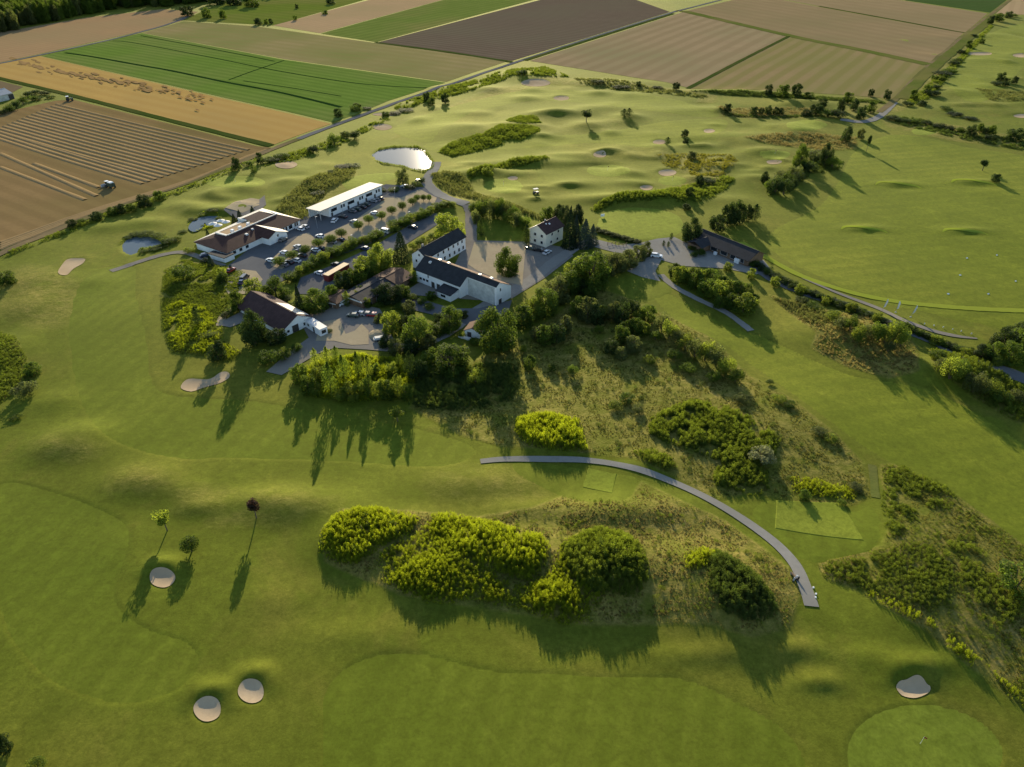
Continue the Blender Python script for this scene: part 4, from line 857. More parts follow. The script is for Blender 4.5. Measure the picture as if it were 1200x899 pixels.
# ---------------------------------------------------------------- brush, tall herbs and rough: uncountable, scattered over their ground
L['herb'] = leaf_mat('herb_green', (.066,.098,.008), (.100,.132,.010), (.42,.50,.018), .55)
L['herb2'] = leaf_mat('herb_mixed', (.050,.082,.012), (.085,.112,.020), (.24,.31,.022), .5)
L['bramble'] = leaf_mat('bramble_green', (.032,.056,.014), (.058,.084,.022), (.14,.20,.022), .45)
L['straw'] = leaf_mat('dry_grass', (.100,.090,.026), (.165,.135,.05), (.36,.30,.09), .5)
L['drygreen'] = leaf_mat('rough_grass', (.070,.076,.014), (.11,.102,.024), (.28,.27,.05), .5)
L['yellow'] = leaf_mat('yellow_flower', (.10,.10,.012), (.16,.14,.016), (.34,.33,.025), .45)
L['reed'] = leaf_mat('reed_green', (.085,.105,.030), (.125,.14,.045), (.28,.30,.06), .4)
def tuft_mesh(kind, seed):
    rng = np.random.default_rng(seed)
    if kind == 'herb':                       # upright stems with leaf sprays, about 1 x 1 x 1
        n = 170; a = rng.uniform(0, 6.28, n); q = .46 * np.sqrt(rng.uniform(0, 1, n)); z = rng.uniform(.08, 1, n) ** .55 * (1 - .5 * (q / .46) ** 2)
        P = np.column_stack([q * np.cos(a), q * np.sin(a), z]); return leaf_quads(P, np.column_stack([np.cos(a) * .5, np.sin(a) * .5, np.full(n, .75)]), .066, rng, .6)
    if kind == 'bramble':
        n = 210; d = rng.normal(0, 1, (n, 3)); d /= np.linalg.norm(d, axis=1)[:, None]; d[:, 2] = np.abs(d[:, 2])
        return leaf_quads(d * np.array([.5, .5, .85]) * rng.uniform(.6, 1.05, (n, 1)), d, .066, rng, .5)
    n = 22; a = rng.uniform(0, 6.28, n); q = .22 * np.sqrt(rng.uniform(0, 1, n)); V = []; F = []
    for i in range(n):                        # blades
        x, y = q[i] * math.cos(a[i]), q[i] * math.sin(a[i]); b = rng.uniform(0, 6.28); w_ = .05; l = rng.uniform(.2, .42); hh = rng.uniform(.6, 1)
        s = len(V); V += [(x - w_ * math.sin(b), y + w_ * math.cos(b), 0), (x + w_ * math.sin(b), y - w_ * math.cos(b), 0), (x + l * math.cos(b), y + l * math.sin(b), hh)]; F.append((s, s + 1, s + 2))
    return np.array(V), np.array(F)
PROTO = {}
def proto(kind, leaf):
    if (kind, leaf) not in PROTO:
        c = bpy.data.collections.new('plants_' + kind + '_' + leaf)
        for i in range(4):
            V, F = tuft_mesh(kind, i + 3); c.objects.link(bpy.data.objects.new('tuft', mesh_np('tuft', V, F, L[leaf])))
        g = bpy.data.node_groups.new('scatter_' + kind + leaf, 'GeometryNodeTree')
        g.interface.new_socket('Geometry', in_out='INPUT', socket_type='NodeSocketGeometry'); g.interface.new_socket('Geometry', in_out='OUTPUT', socket_type='NodeSocketGeometry')
        n = g.nodes; a = n.new('NodeGroupInput'); b = n.new('NodeGroupOutput'); ip = n.new('GeometryNodeInstanceOnPoints')
        ci = n.new('GeometryNodeCollectionInfo'); ci.inputs['Collection'].default_value = c; ci.inputs['Separate Children'].default_value = True; ci.inputs['Reset Children'].default_value = True
        ip.inputs['Pick Instance'].default_value = True
        ns = n.new('GeometryNodeInputNamedAttribute'); ns.data_type = 'FLOAT_VECTOR'; ns.inputs['Name'].default_value = 'sc'
        nr = n.new('GeometryNodeInputNamedAttribute'); nr.data_type = 'FLOAT_VECTOR'; nr.inputs['Name'].default_value = 'rt'
        lk = g.links.new; lk(a.outputs[0], ip.inputs['Points']); lk(ci.outputs[0], ip.inputs['Instance']); lk(ns.outputs[0], ip.inputs['Scale']); lk(nr.outputs[0], ip.inputs['Rotation']); lk(ip.outputs[0], b.inputs[0])
        PROTO[kind, leaf] = g
    return PROTO[kind, leaf]
NPTS = [0]
def scatter(name, poly, dens, wid, hgt, kind, leaf, label, cat, clump=0.0, edge=2.0, px=True):
    """dens per m2; clump 0..1: how much of the ground is left open in patches"""
    P = [flat(*q) for q in poly] if px else poly; A = np.array(P); lo, hi = A.min(0), A.max(0)
    fine = {'herb': 4.2, 'bramble': 3.2}.get(kind, 2.4) * (1 if max(q[1] for q in poly) > 300 else .55); wid = wid * {'herb': .58, 'bramble': .68}.get(kind, .77); n = int((hi - lo).prod() * dens * fine); x = RNG.uniform(lo[0], hi[0], n); y = RNG.uniform(lo[1], hi[1], n); d = sdf(x, y, P)
    k = d > 0; x, y, d = x[k], y[k], d[k]
    if clump:
        rg = np.random.default_rng(len(x)); g = sum(np.sin(x * f * math.cos(p) + y * f * math.sin(p) + p * 7) * f ** -.35 for f, p in zip(rg.uniform(.25, 1.6, 14), rg.uniform(0, 6.28, 14)))
        k = g > np.quantile(g, clump) if len(g) else g > 0; x, y, d = x[k], y[k], d[k]
    s = RNG.uniform(.7, 1.3, len(x)) * np.clip(.4 + d / edge * .6, .4, 1) * (1 + .22 * np.sin(x * .45 + 1) * np.sin(y * .38 + x * .1))
    NPTS[0] += len(x)
    me = bpy.data.meshes.new(name); me.vertices.add(len(x)); me.vertices.foreach_set('co', np.column_stack([x, y, H(x, y) - .03]).astype(np.float32).ravel())
    sc = np.column_stack([s * wid, s * wid, s * hgt * RNG.uniform(.75, 1.25, len(x))]).astype(np.float32)
    rt = np.column_stack([RNG.normal(0, .12, len(x)), RNG.normal(0, .12, len(x)), RNG.uniform(0, 6.28, len(x))]).astype(np.float32)
    for nm, val in (('sc', sc), ('rt', rt)): me.attributes.new(nm, 'FLOAT_VECTOR', 'POINT').data.foreach_set('vector', val.ravel())
    o = mesh_obj(name, me); o.modifiers.new('plants', 'NODES').node_group = proto(kind, leaf)
    return tag(o, label, cat, kind='stuff')
E1 = lambda u, v, a, b: ell(u, v, a, b, 18, .10)
BR = [  # name, polygon, density, width, height, kind, leaf, label, category, clump
 ('thicket', [(374,650),(376,628),(392,606),(420,598),(450,598),(484,606),(494,612),(480,632),(460,640),(440,652),(420,664),(395,662)], 1.5,1.3,1.7,'herb','herb','bright green thicket on the left hillock of the big rough island','thicket',0),
 ('thicket', [(505,606),(530,604),(565,612),(600,622),(635,634),(645,650),(640,672),(620,688),(590,680),(560,672),(530,650),(508,630)], 1.5,1.3,1.8,'herb','herb','bright green thicket on the middle hillock of the big rough island','thicket',.05),
 ('thicket', [(470,664),(500,650),(530,660),(548,680),(556,702),(530,712),(500,710),(465,696),(450,684)], 1.5,1.2,1.4,'herb','herb','bright low thicket at the lower left of the big rough island','thicket',.08),
 ('thicket', [(655,650),(680,630),(700,622),(735,630),(752,648),(760,672),(757,694),(735,706),(700,704),(672,690),(660,672)], 1.3,1.6,2.3,'bramble','herb2','dark dense thicket on the right hillock of the big rough island','thicket',0),
 ('thicket', [(600,712),(625,690),(650,672),(668,690),(690,712),(694,732),(660,735),(625,725)], 1.5,1.2,1.5,'herb','herb','bright tall herbs in front of the dark thicket','thicket',.05),
 ('thicket', [(440,652),(480,632),(505,612),(560,660),(600,690),(640,680),(660,640),(690,625),(735,650),(700,720),(640,725),(560,708),(500,706),(450,688)], .9,1.2,1.1,'herb','herb','low green herbs filling the dips of the big rough island','thicket',.04),
 ('rough_grass', MEADOW2, 1.6,.65,.26,'blade','straw','dry tan grass covering the big rough island','rough grass',.2),
 ('rough_herbs', MEADOW2, .12,1.2,.7,'herb','herb2','scattered green herbs on the big rough island','herbs',.45),
 ('thicket', [(605,492),(625,488),(650,486),(680,494),(684,512),(690,530),(670,533),(640,532),(615,526),(602,508)], 1.3,1.4,2.0,'herb','herb','bright bushy thicket above the cart path start','thicket',0),
 ('thicket', [(762,490),(785,478),(810,470),(840,474),(875,490),(900,505),(915,520),(905,545),(870,560),(840,545),(810,530),(780,520),(758,508)], 1.1,1.6,1.8,'bramble','herb2','broad green thicket around the silvery willow','thicket',.22),
 ('thicket', [(740,530),(765,526),(785,536),(795,550),(780,554),(755,545)], 1.3,1.4,1.5,'herb','herb2','small round thicket beside the cart path','thicket',0),
 ('thicket', [(838,548),(870,540),(900,552),(905,570),(890,582),(860,578),(832,566)], 1.2,1.5,1.7,'bramble','herb2','green thicket left of the tee box shadow','thicket',.1),
 ('thicket', [(925,560),(960,562),(990,568),(1005,582),(1000,590),(970,586),(940,582),(928,576)], 1.3,1.1,1.0,'herb','herb','low bright herbs bordering the long tee box','thicket',.1),
 ('rough_grass', MEADOW, 1.5,.65,.22,'blade','drygreen','dry grass of the wide shaded meadow','rough grass',.25),
 ('rough_herbs', MEADOW, .035,1.5,.9,'bramble','bramble','scattered weeds on the wide shaded meadow','herbs',.5),
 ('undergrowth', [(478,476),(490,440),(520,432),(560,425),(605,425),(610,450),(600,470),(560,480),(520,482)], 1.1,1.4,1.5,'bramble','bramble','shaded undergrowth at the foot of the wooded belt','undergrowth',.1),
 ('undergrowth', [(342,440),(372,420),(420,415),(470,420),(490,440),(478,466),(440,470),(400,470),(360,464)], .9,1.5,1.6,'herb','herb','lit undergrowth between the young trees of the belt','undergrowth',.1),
 ('rough_herbs', MEADOW3, .35,1.0,.5,'herb','herb2','mixed green herbs all over the right brush slope','herbs',.3),
 ('rough_grass', MEADOW3, 1.5,.65,.28,'blade','drygreen','dry grass on the right brush slope','rough grass',.3),
 ('brush', [(956,662),(990,654),(1030,652),(1060,640),(1090,650),(1120,690),(1110,720),(1070,726),(1030,706),(995,690),(966,682)], 1.0,1.1,.85,'herb','herb2','green brush on the left end of the right slope','brush',.06),
 ('brush', [(1034,546),(1060,546),(1110,570),(1125,585),(1110,600),(1080,600),(1050,640),(1035,640),(1030,600)], .8,1.4,1.1,'bramble','herb2','dark green brush along the upper edge of the right slope','brush',.3),
 ('brush', [(1090,640),(1140,640),(1200,690),(1240,740),(1240,840),(1200,830),(1180,806),(1200,780),(1150,740),(1110,700)], .6,1.3,1.1,'herb','herb2','olive brush in the hollow of the right slope','brush',.35),
 ('brush', [(1000,695),(1070,738),(1140,790),(1200,834),(1200,818),(1150,780),(1080,728),(1020,698)], .9,1.1,1.4,'herb','herb','bright weeds fringing the lower edge of the right slope','brush',.3),
 ('thicket', [(822,660),(838,650),(860,660),(885,680),(905,705),(912,725),(885,738),(850,728),(828,700)], 1.1,1.6,2.0,'bramble','bramble','grey green thicket on the hillock inside the path bend','thicket',0),
 ('thicket', [(800,655),(822,648),(840,652),(830,672),(815,680),(800,675)], 1.3,1.3,1.5,'herb','herb','bright patch of herbs left of the grey green thicket','thicket',0),
 ('scrub', SCRUB, 2.6,.85,.55,'herb','herb2','lumpy green scrub left of the barn','scrub',.15),
 ('scrub', [(192,362),(215,355),(250,365),(262,385),(262,400),(285,412),(268,424),(240,418),(202,412),(193,390)], 1.6,.9,.8,'herb','herb','brighter herbs in the lower half of the scrub','scrub',.3),
 ('scrub', SCRUB2, 1.1,1.3,.8,'herb','herb2','bright scrub at the left edge','scrub',0),
 ('rough_grass', RB1, .8,1.0,.6,'blade','straw','dry grass of the rough island by the range road','rough grass',.1),
 ('brush', [(900,346),(950,358),(985,372),(960,392),(935,375)], .7,1.3,1.1,'herb','reed','reedy brush at the left end of the rough island','brush',.1),
 ('brush', RB2, .9,1.4,1.2,'herb','herb2','green brush on the bank below the range road','brush',.1),
 ('brush', [(512,178),(530,166),(560,160),(590,163),(592,170),(560,178),(530,184)], 1.0,1.6,1.3,'bramble','herb2','left brush covered ridge among the far holes','brush',0),
 ('brush', [(560,163),(585,150),(620,150),(634,152),(632,158),(610,166),(580,166)], 1.0,1.6,1.4,'bramble','herb2','middle brush covered ridge among the far holes','brush',0),
 ('brush', [(592,142),(610,137),(630,138),(636,146),(615,149),(596,147)], 1.0,1.6,1.3,'bramble','herb2','small brush covered ridge among the far holes','brush',0),
 ('brush', [(546,206),(556,202),(600,190),(640,186),(645,190),(620,196),(580,202),(560,210),(550,214)], .9,1.7,1.5,'bramble','herb2','long hedged bank curling round the far green','brush',0),
 ('reed_bed', [(503,206),(520,203),(545,208),(552,216),(560,228),(620,246),(660,262),(640,262),(600,247),(556,238),(530,230),(510,218)], .9,1.3,1.2,'herb','reed','reedy meadow strip below the pond road','reeds',0),
 ('reed_bed', [(322,246),(335,230),(360,212),(400,196),(418,200),(415,210),(385,226),(368,243),(362,256),(345,262)], .9,1.4,1.2,'herb','reed','reedy meadow left of the white hall','reeds',0),
 ('reed_bed', [(434,182),(444,174),(460,171),(490,171),(502,178),(510,190),(508,199),(498,204),(484,201),(468,196),(448,193),(438,188),(442,187),(452,191),(470,193),(484,198),(497,200),(505,196),(506,190),(500,183),(490,174),(474,172.5),(458,173.5),(444,176),(437,182)], 1.5,1.0,.9,'herb','herb2','reed fringe around the large pond','reeds',0),
 ('brush', [(690,246),(700,240),(730,232),(770,226),(800,222),(838,220),(840,228),(800,236),(760,240),(720,242),(700,250)], 1.0,1.7,1.6,'bramble','herb2','long brushy bank above the practice green','brush',0),
 ('brush', [(780,226),(800,218),(830,212),(852,205),(862,212),(840,232),(815,240),(790,240)], .7,1.6,1.3,'bramble','herb2','brush on the bank of the yellow rough','brush',.2),
 ('yellow_rough', [(768,184),(800,180),(856,182),(866,190),(850,206),(815,212),(800,200),(780,196)], .8,1.4,.8,'herb','yellow','yellow flowering rough on the far bank','rough',.3),
 ('brush', [(460,126),(490,112),(540,98),(600,82),(640,78),(668,92),(640,93),(600,92),(560,106),(500,120),(470,132)], .6,1.8,1.4,'bramble','herb2','brushy bank along the far field road','brush',.3),
 ('brush', [(670,92),(720,94),(800,108),(830,112),(830,116),(790,112),(720,106),(680,100)], .5,1.8,1.2,'bramble','reed','brushy strip below the pinkish brown field','brush',.4),
 ('brush', [(806,108),(860,108),(960,113),(1030,118),(1040,122),(960,118),(860,113)], .8,1.8,1.1,'bramble','bramble','dark hedge line under the striped field','brush',0),
 ('brush', [(1040,136),(1080,140),(1110,150),(1160,158),(1200,164),(1230,170),(1200,176),(1150,168),(1100,158),(1050,146)], .7,1.8,1.2,'bramble','bramble','dark brush above the practice ground','brush',.3),
 ('brush', [(1060,120),(1085,100),(1100,88),(1130,60),(1160,28),(1165,30),(1135,66),(1108,96),(1090,116),(1070,126)], .6,1.8,1.2,'bramble','herb2','brush beside the track climbing to the top right','brush',.3),
 ('brush', [(935,190),(960,180),(990,190),(985,200),(950,206),(925,225),(900,230),(895,220),(915,208)], .7,1.6,1.2,'bramble','bramble','brush below the dark trees by the practice ground','brush',.2),
 ('brush', [(838,128),(880,125),(960,128),(960,134),(880,138),(845,137)], .5,1.5,.7,'herb','straw','tan grass strip with small trees','rough',.1),
 ('brush', [(840,131),(858,134),(960,135),(960,138),(900,139),(850,137)], .9,1.6,.9,'bramble','bramble','dark weeds below the tan strip','brush',.1),
 ('rough_grass', [(868,164),(910,158),(970,158),(1005,160),(1005,175),(960,178),(900,170)], .6,1.4,.8,'herb','straw','tan rough in front of the small far green','rough',.2),
 ('brush', [(1140,105),(1200,108),(1230,114),(1230,122),(1160,120)], .6,1.6,.8,'herb','reed','rough bank at the far right','rough',.3),
 ('brush', [(305,186),(340,178),(400,160),(455,134),(458,140),(400,170),(340,190),(310,196)], .6,1.6,1.2,'bramble','herb2','brush along the farm road by the fields','brush',.35),
 ('brush', [(0,300),(120,252),(200,224),(300,184),(304,188),(200,232),(120,260),(0,306)], .5,1.4,1.0,'herb','herb2','weedy strip along the stubble field','brush',.3),
 ('reed_bed', [(218,268),(226,258),(240,252),(256,251),(258,258),(252,267),(236,272),(224,274),(228,272),(237,268),(240,262),(244,266),(253,262),(255,253),(247,252),(236,255),(226,261)], 1.6,1.0,.9,'herb','herb','reeds round the garden pond','reeds',0),
 ('reed_bed', [(139,287),(146,279),(160,274),(180,274),(196,281),(204,284),(196,291),(178,295),(165,294),(162,298),(160,296),(163,291),(172,290),(188,287),(192,283),(185,280),(165,275.5),(147,281),(143,287)], 1.6,1.0,.9,'herb','herb2','reeds round the small pond','reeds',0),
]
for nm, poly, dn, wd, hg, kd, lf, lab, cat, cl in BR: scatter(nm, poly, dn, wd, hg, kd, lf, lab, cat, cl)
for poly, lab in [([(376,640),(400,604),(450,600),(484,608),(470,634),(420,660)],'left'),([(508,610),(565,614),(640,640),(640,670),(600,684),(520,640)],'middle'),([(658,650),(700,626),(752,650),(755,694),(700,702),(665,680)],'right')]:
    scatter('tall_weeds', poly, .035, 2.0, 2.2, 'bramble', 'bramble', f'darker shrubs poking out of the {lab} hillock thicket', 'weeds', .3)
    scatter('tall_weeds', poly, .03, 1.5, 2.1, 'herb', 'reed', f'pale seed heads standing over the {lab} hillock thicket', 'weeds', .4)
# the forest in the far corner
FOREST = [flat(*q) for q in [(-60,52),(0,40),(60,27),(110,16),(160,9),(190,9),(230,4),(300,-4),(420,-12),(620,-30),(300,-45),(-60,-30)]]
def forest():
    A = np.array(FOREST); lo, hi = A.min(0), A.max(0); n = int((hi - lo).prod() / 75)
    x = RNG.uniform(lo[0], hi[0], n); y = RNG.uniform(lo[1], hi[1], n); d = sdf(x, y, FOREST); k = d > 2; x, y, d = x[k], y[k], d[k]
    c = bpy.data.collections.new('forest_trees')
    for i in range(4): c.objects.link(bpy.data.objects.new('forest_crown', mesh_np('forest_crown', *GEO['broad', i][0], L['mid' if i else 'olive'])))
    me = bpy.data.meshes.new('forest'); me.vertices.add(len(x)); me.vertices.foreach_set('co', np.column_stack([x, y, H(x, y)]).astype(np.float32).ravel())
    w_ = RNG.uniform(9, 15, len(x)); sc = np.column_stack([w_, w_, RNG.uniform(15, 24, len(x))]).astype(np.float32)
    rt = np.column_stack([x * 0, x * 0, RNG.uniform(0, 6.28, len(x))]).astype(np.float32)
    for nm, val in (('sc', sc), ('rt', rt)): me.attributes.new(nm, 'FLOAT_VECTOR', 'POINT').data.foreach_set('vector', val.ravel())
    g = proto('herb', 'herb').copy(); g.name = 'scatter_forest'
    for q in g.nodes:
        if q.bl_idname == 'GeometryNodeCollectionInfo': q.inputs['Collection'].default_value = c
    o = mesh_obj('forest', me); o.modifiers.new('trees', 'NODES').node_group = g
    tag(o, 'dark broadleaf forest filling the upper left corner', 'forest', kind='stuff')
forest()
# ---------------------------------------------------------------- buildings
M['white_wall'] = plain('white_render', (.72,.73,.72), .85, .08, .35)
M['cream_wall'] = plain('cream_render', (.80,.73,.58), .85, .08, .35)
M['grey_wall'] = plain('weathered_wall', (.45,.46,.43), .9, .25, .5)
M['wood_wall'] = plain('brown_boards', (.16,.10,.06), .85, .25, .8)
def roof_mat(name, col, rough=.6):
    m, t, b, o = new_mat(name); P = N(t, 'TexCoord').outputs['Object']; n1 = noise(t, P, .5, 5, .7)
    st = stripes(t, P, 0, .45, .2); c = mix(t, ramp(t, n1, .3, .7), tuple(x * .75 for x in col), tuple(x * 1.3 for x in col))
    c = mix(t, math_(t, 'MULTIPLY', st, .25), c, tuple(x * .55 for x in col)); t.links.new(c, b.inputs['Base Color'])
    b.inputs['Roughness'].default_value = .85; b.inputs['Specular IOR Level'].default_value = .12; bump(t, b, st, .4, .05); return m
M['roof_slate'] = roof_mat('slate_roof', (.030,.032,.036))
M['roof_brown'] = roof_mat('brown_tile_roof', (.060,.030,.025), .5)
M['roof_plum'] = roof_mat('plum_tile_roof', (.062,.036,.034), .55)
M['roof_rust'] = roof_mat('rust_roof', (.13,.075,.05))
M['roof_pale'] = plain('pale_and_sunlit_roof', (.42,.405,.37), .7, .1, .3)  # pale hall roof; also paints sun glare on sunward slopes of tiled roofs
M['deck'] = plain('brown_flat_roof', (.26,.17,.085), .9, .15, .4)
M['trim'] = plain('pale_trim', (.60,.58,.54), .7, .08)
M['frame'] = plain('window_frame', (.55,.55,.54), .6, .05)
m, t, b, o = new_mat('window_glass'); b.inputs['Base Color'].default_value = (.015,.02,.025,1); b.inputs['Roughness'].default_value = .12; b.inputs['Specular IOR Level'].default_value = .6; M['glass'] = m
M['door'] = plain('dark_door', (.05,.045,.04), .6, .2)
M['red'] = plain('red_paint', (.20,.035,.028), .5, .1); M['tan_top'] = plain('tan_tarpaulin', (.48,.35,.20), .7, .1)
M['steel'] = plain('grey_steel', (.30,.31,.32), .5, .1); M['white_paint'] = plain('white_paint', (.74,.75,.76), .4, .05)
M['rubber'] = plain('rubber', (.02,.02,.02), .8, .1); M['dark_paint'] = plain('dark_green_paint', (.03,.05,.035), .5, .1)
M['wood'] = plain('weathered_wood', (.20,.14,.09), .85, .2, 2); M['stone'] = plain('grey_stone', (.24,.23,.21), .9, .2, 1)
M['canvas'] = plain('white_canvas', (.62,.61,.58), .8, .05)
def win(parent, face, L_, wf, wb, p, z, w_, h, name='window', pane='glass'):
    """a framed window (or door) on one wall of a gable block; p along the wall"""
    f = MB(); g = MB(); e = .07
    def put(o, a0, a1, z0, z1, d0, d1):
        if face == 'front': o.box(a0, -wf - d1, z0, a1, -wf - d0, z1)
        elif face == 'back': o.box(a0, wb + d0, z0, a1, wb + d1, z1)
        elif face == 'start': o.box(-d1, a0, z0, -d0, a1, z1)
        else: o.box(L_ + d0, a0, z0, L_ + d1, a1, z1)
    for a0, a1, z0, z1 in ((p - w_/2 - e, p + w_/2 + e, z + h, z + h + e), (p - w_/2 - e, p + w_/2 + e, z - e, z), (p - w_/2 - e, p - w_/2, z, z + h), (p + w_/2, p + w_/2 + e, z, z + h)): put(f, a0, a1, z0, z1, 0, .08)
    fo = f.build(name, M['frame'], parent); put(g, p - w_/2, p + w_/2, z, z + h, .002, .03); g.build('pane' if pane == 'glass' else 'leaf', M[pane], fo); return fo
def frame_at(name, A, B, label, cat='building'):
    A, B = np.array(A), np.array(B); z = min(h1(*A), h1(*B)); d = B - A
    e = empty(name, (A[0], A[1], z), math.atan2(d[1], d[0])); return tag(e, label, cat), float(np.hypot(*d))
def gable(e, x0, x1, wf, wb, zf, zb, zr, wall, roof, roof_back=None, over=.4, th=.18, base=-.8, nm=''):
    o = MB(); pr = [(-wf, base), (wb, base), (wb, zb), (0, zr), (-wf, zf)]; n = 5
    o.add([(x0, y, z) for y, z in pr] + [(x1, y, z) for y, z in pr], [tuple(range(n))[::-1], tuple(range(n, 2*n))] + [(i, (i+1) % n, (i+1) % n + n, i + n) for i in range(n)])
    o.build('wall', M[wall], e)
    for sgn, w_, ze, mm in ((-1, wf, zf, roof), (1, wb, zb, roof_back or roof)):
        sl = (zr - ze) / w_; yo = w_ + over; zo = ze - over * sl; r = MB(); k = .03
        q = [(0, zr + k), (sgn * yo, zo + k), (sgn * yo, zo + k + th), (0, zr + k + th)]
        v = [(x0 - over, y, z) for y, z in q] + [(x1 + over, y, z) for y, z in q]
        r.add(v, [(0,1,2,3), (7,6,5,4)] + [((i+1) % 4, i, i + 4, (i+1) % 4 + 4) for i in range(4)]); me = r.build('roof', M[mm], e)
    MB().box(x0 - over, -.14, zr + .17, x1 + over, .14, zr + .30).build('ridge_cap', M[roof], e)
def skylight(e, x, y, z, s=.9, mm='white_paint'): MB().box(x - s/2, y - s/2, z - .3, x + s/2, y + s/2, z + .35, .8).build('skylight', M[mm], e)

# the clubhouse
c0 = np.array(at(267.6, 303.2)); c1 = np.array(at(352.2, 264.6)); e, LC = frame_at('clubhouse', c0, c1, 'long white clubhouse with dark brown hipped roof and a sunken roof deck', 'clubhouse')
o = MB(); o.prism([(0,0),(LC,0),(LC,18),(0,18)], -.8, 2.9); o.build('wall', M['white_wall'], e)
def poly_roof(verts, faces, mm, nm='roof'):
    o = MB(); n = len(verts); o.add(verts, faces); o.add([(x, y, z - .2) for x, y, z in verts], [f[::-1] for f in faces])
    ed = {}
    for f in faces:
        for a, b in zip(f, f[1:] + f[:1]): ed[a, b] = 1
    for a, b in list(ed):
        if (b, a) not in ed: o.add([verts[a], verts[b], (*verts[b][:2], verts[b][2] - .2), (*verts[a][:2], verts[a][2] - .2)], [(1, 0, 3, 2)])
    return o.build(nm, M[mm], e)
zr = 5.5
poly_roof([(-.6,-.6,2.9),(LC+.6,-.6,2.9),(LC-5,8,zr),(8.5,8,zr)], [(0,1,2,3)], 'roof_brown')
poly_roof([(-.6,18.6,3.6),(-.6,-.6,2.9),(8.5,8,zr),(8.5,14.6,5.1)], [(0,1,2,3)], 'roof_brown')
poly_roof([(8.5,14.6,5.1),(24,14.6,5.1),(24,18.8,4.1),(-.6,18.6,3.62)], [(0,1,2,3)], 'roof_pale')  # rear slope pale to paint the sun glare on it
poly_roof([(24,9,4.7),(LC-5,9.5,5.0),(LC-7,16,6.0),(24,16,6.0)], [(0,1,2,3)], 'roof_plum')
poly_roof([(24,16,6.0),(LC-7,16,6.0),(LC-2,20,4.9),(24,20,4.9)], [(0,1,2,3)], 'roof_pale')  # back wing's far slope, sun glare painted in pale
poly_roof([(LC+.6,-.6,2.9),(LC-2,20,4.9),(LC-7,16,6.0),(LC-5,9.5,5.2),(LC-5,8,zr)], [(0,1,2,3,4)], 'roof_pale')  # east hip, its sunlight painted in pale
MB().box(8.6,8.2,3.0,24,14.5,5.0).build('roof_deck', M['deck'], e); MB().box(8.3,7.75,zr-.1,LC-5,8.15,zr+.28).build('parapet', M['trim'], e)
MB().box(7.6,8.2,4.3,8.55,14.7,5.6).build('parapet', M['trim'], e); MB().box(23.4,14.05,2.5,24.2,19,5.6).build('parapet', M['trim'], e)
for x in (12.5, 16.5, 21): MB().box(x-.6,9.4,4.95,x+.6,10.6,6.1,.9).build('roof_vent', M['white_paint'], e)
skylight(e, 14.5, 4.2, 4.4, 1.3, 'frame'); skylight(e, 19, 5.5, 4.8, 1.0, 'frame')
MB().prism([(-3.6,-2.4),(1.2,-2.4),(1.2,-.05),(-.05,-.05),(-.05,6.6),(-3.6,6.6)], -.8, 2.3).build('annex', M['white_wall'], e)
MB().prism([(-3.9,-2.7),(1.5,-2.7),(1.5,-.65),(-.65,-.65),(-.65,6.9),(-3.9,6.9)], 2.32, 2.55).build('annex_roof', M['roof_slate'], e)
pw = MB(); pw.add([(18,-4.5,-.8),(28,-4.5,-.8),(28,-4.5,2.6),(22,-4.5,5.0),(18,-4.5,3.4),(18,-.02,-.8),(28,-.02,-.8),(28,-.02,2.6),(22,-.02,5.0),(18,-.02,3.4)], [(0,1,2,3,4),(1,6,7,2),(0,4,9,5)]); pw.build('porch_wall', M['white_wall'], e)
poly_roof([(22,-5,5.1),(28.6,-5,2.5),(28.6,1.5,2.95),(22,7.5,5.45)], [(0,1,2,3)], 'roof_pale'); poly_roof([(17.4,-5,3.3),(22,-5,5.1),(22,7.5,5.45),(17.4,.6,3.3)], [(0,1,2,3)], 'roof_brown')  # sunward porch slope pale, sunlight put into the colour
for x in (3.5, 6.8, 10.2): win(e, 'front', LC, 0, 18, x, 1.0, 1.5, 1.2)
for x, w_ in ((30.5,1.0),(32.2,1.0),(34.6,2.0),(37.4,.9),(38.6,.9)): win(e, 'front', LC, 0, 18, x, .7, w_, 1.6)
MB().box(22.6,-4.58,2.2,23.4,-4.505,3.2).build('window', M['glass'], e)
for y in (2, 6, 10, 14): win(e, 'end', LC, 0, 18, y, 1, 1.4, 1.3)
MB().box(1.4,-.08,0,2.4,-.005,2.1).build('door', M['door'], e)

# the white hall
A = np.array(at(386.7, 254.7)); B = np.array(at(448, 228)); e, LH = frame_at('white_hall', A, B, 'long white flat roofed hall with dark window bands beside the car park', 'hall')
WH = 7.6; MB().prism([(0,0),(LH,0),(LH,WH),(-5.2,WH),(-5.2,WH-.3),(0,WH-.3)], -.8, 4.2).build('wall', M['white_wall'], e)
MB().add([(-6,-.8,4.65),(LH+.5,-.8,4.65),(LH+.5,WH+.4,4.25),(-6,WH+.4,4.25),(-6,-.8,4.95),(LH+.5,-.8,4.95),(LH+.5,WH+.4,4.55),(-6,WH+.4,4.55)], [(3,2,1,0),(4,5,6,7),(0,1,5,4),(1,2,6,5),(2,3,7,6),(3,0,4,7)]).build('roof', M['roof_pale'], e)
for y in (.2, 3.6, 7): MB().box(-5.4,y-.12,-.5,-5.15,y+.12,4.25).build('post', M['steel'], e)
for x, w_ in ((3,3.6),(7.8,1.0),(9.4,1.0),(14,4.2),(20,1.0),(21.6,1.0),(26.2,4.2),(31.4,1.0),(33.2,1.0)): win(e, 'front', LH, 0, WH, x, 2.0, w_, 1.4)
for x in (1.5, 12, 18.4, 24, 30): win(e, 'front', LH, 0, WH, x, 0.0, 1.1, 1.7, 'door', 'door')

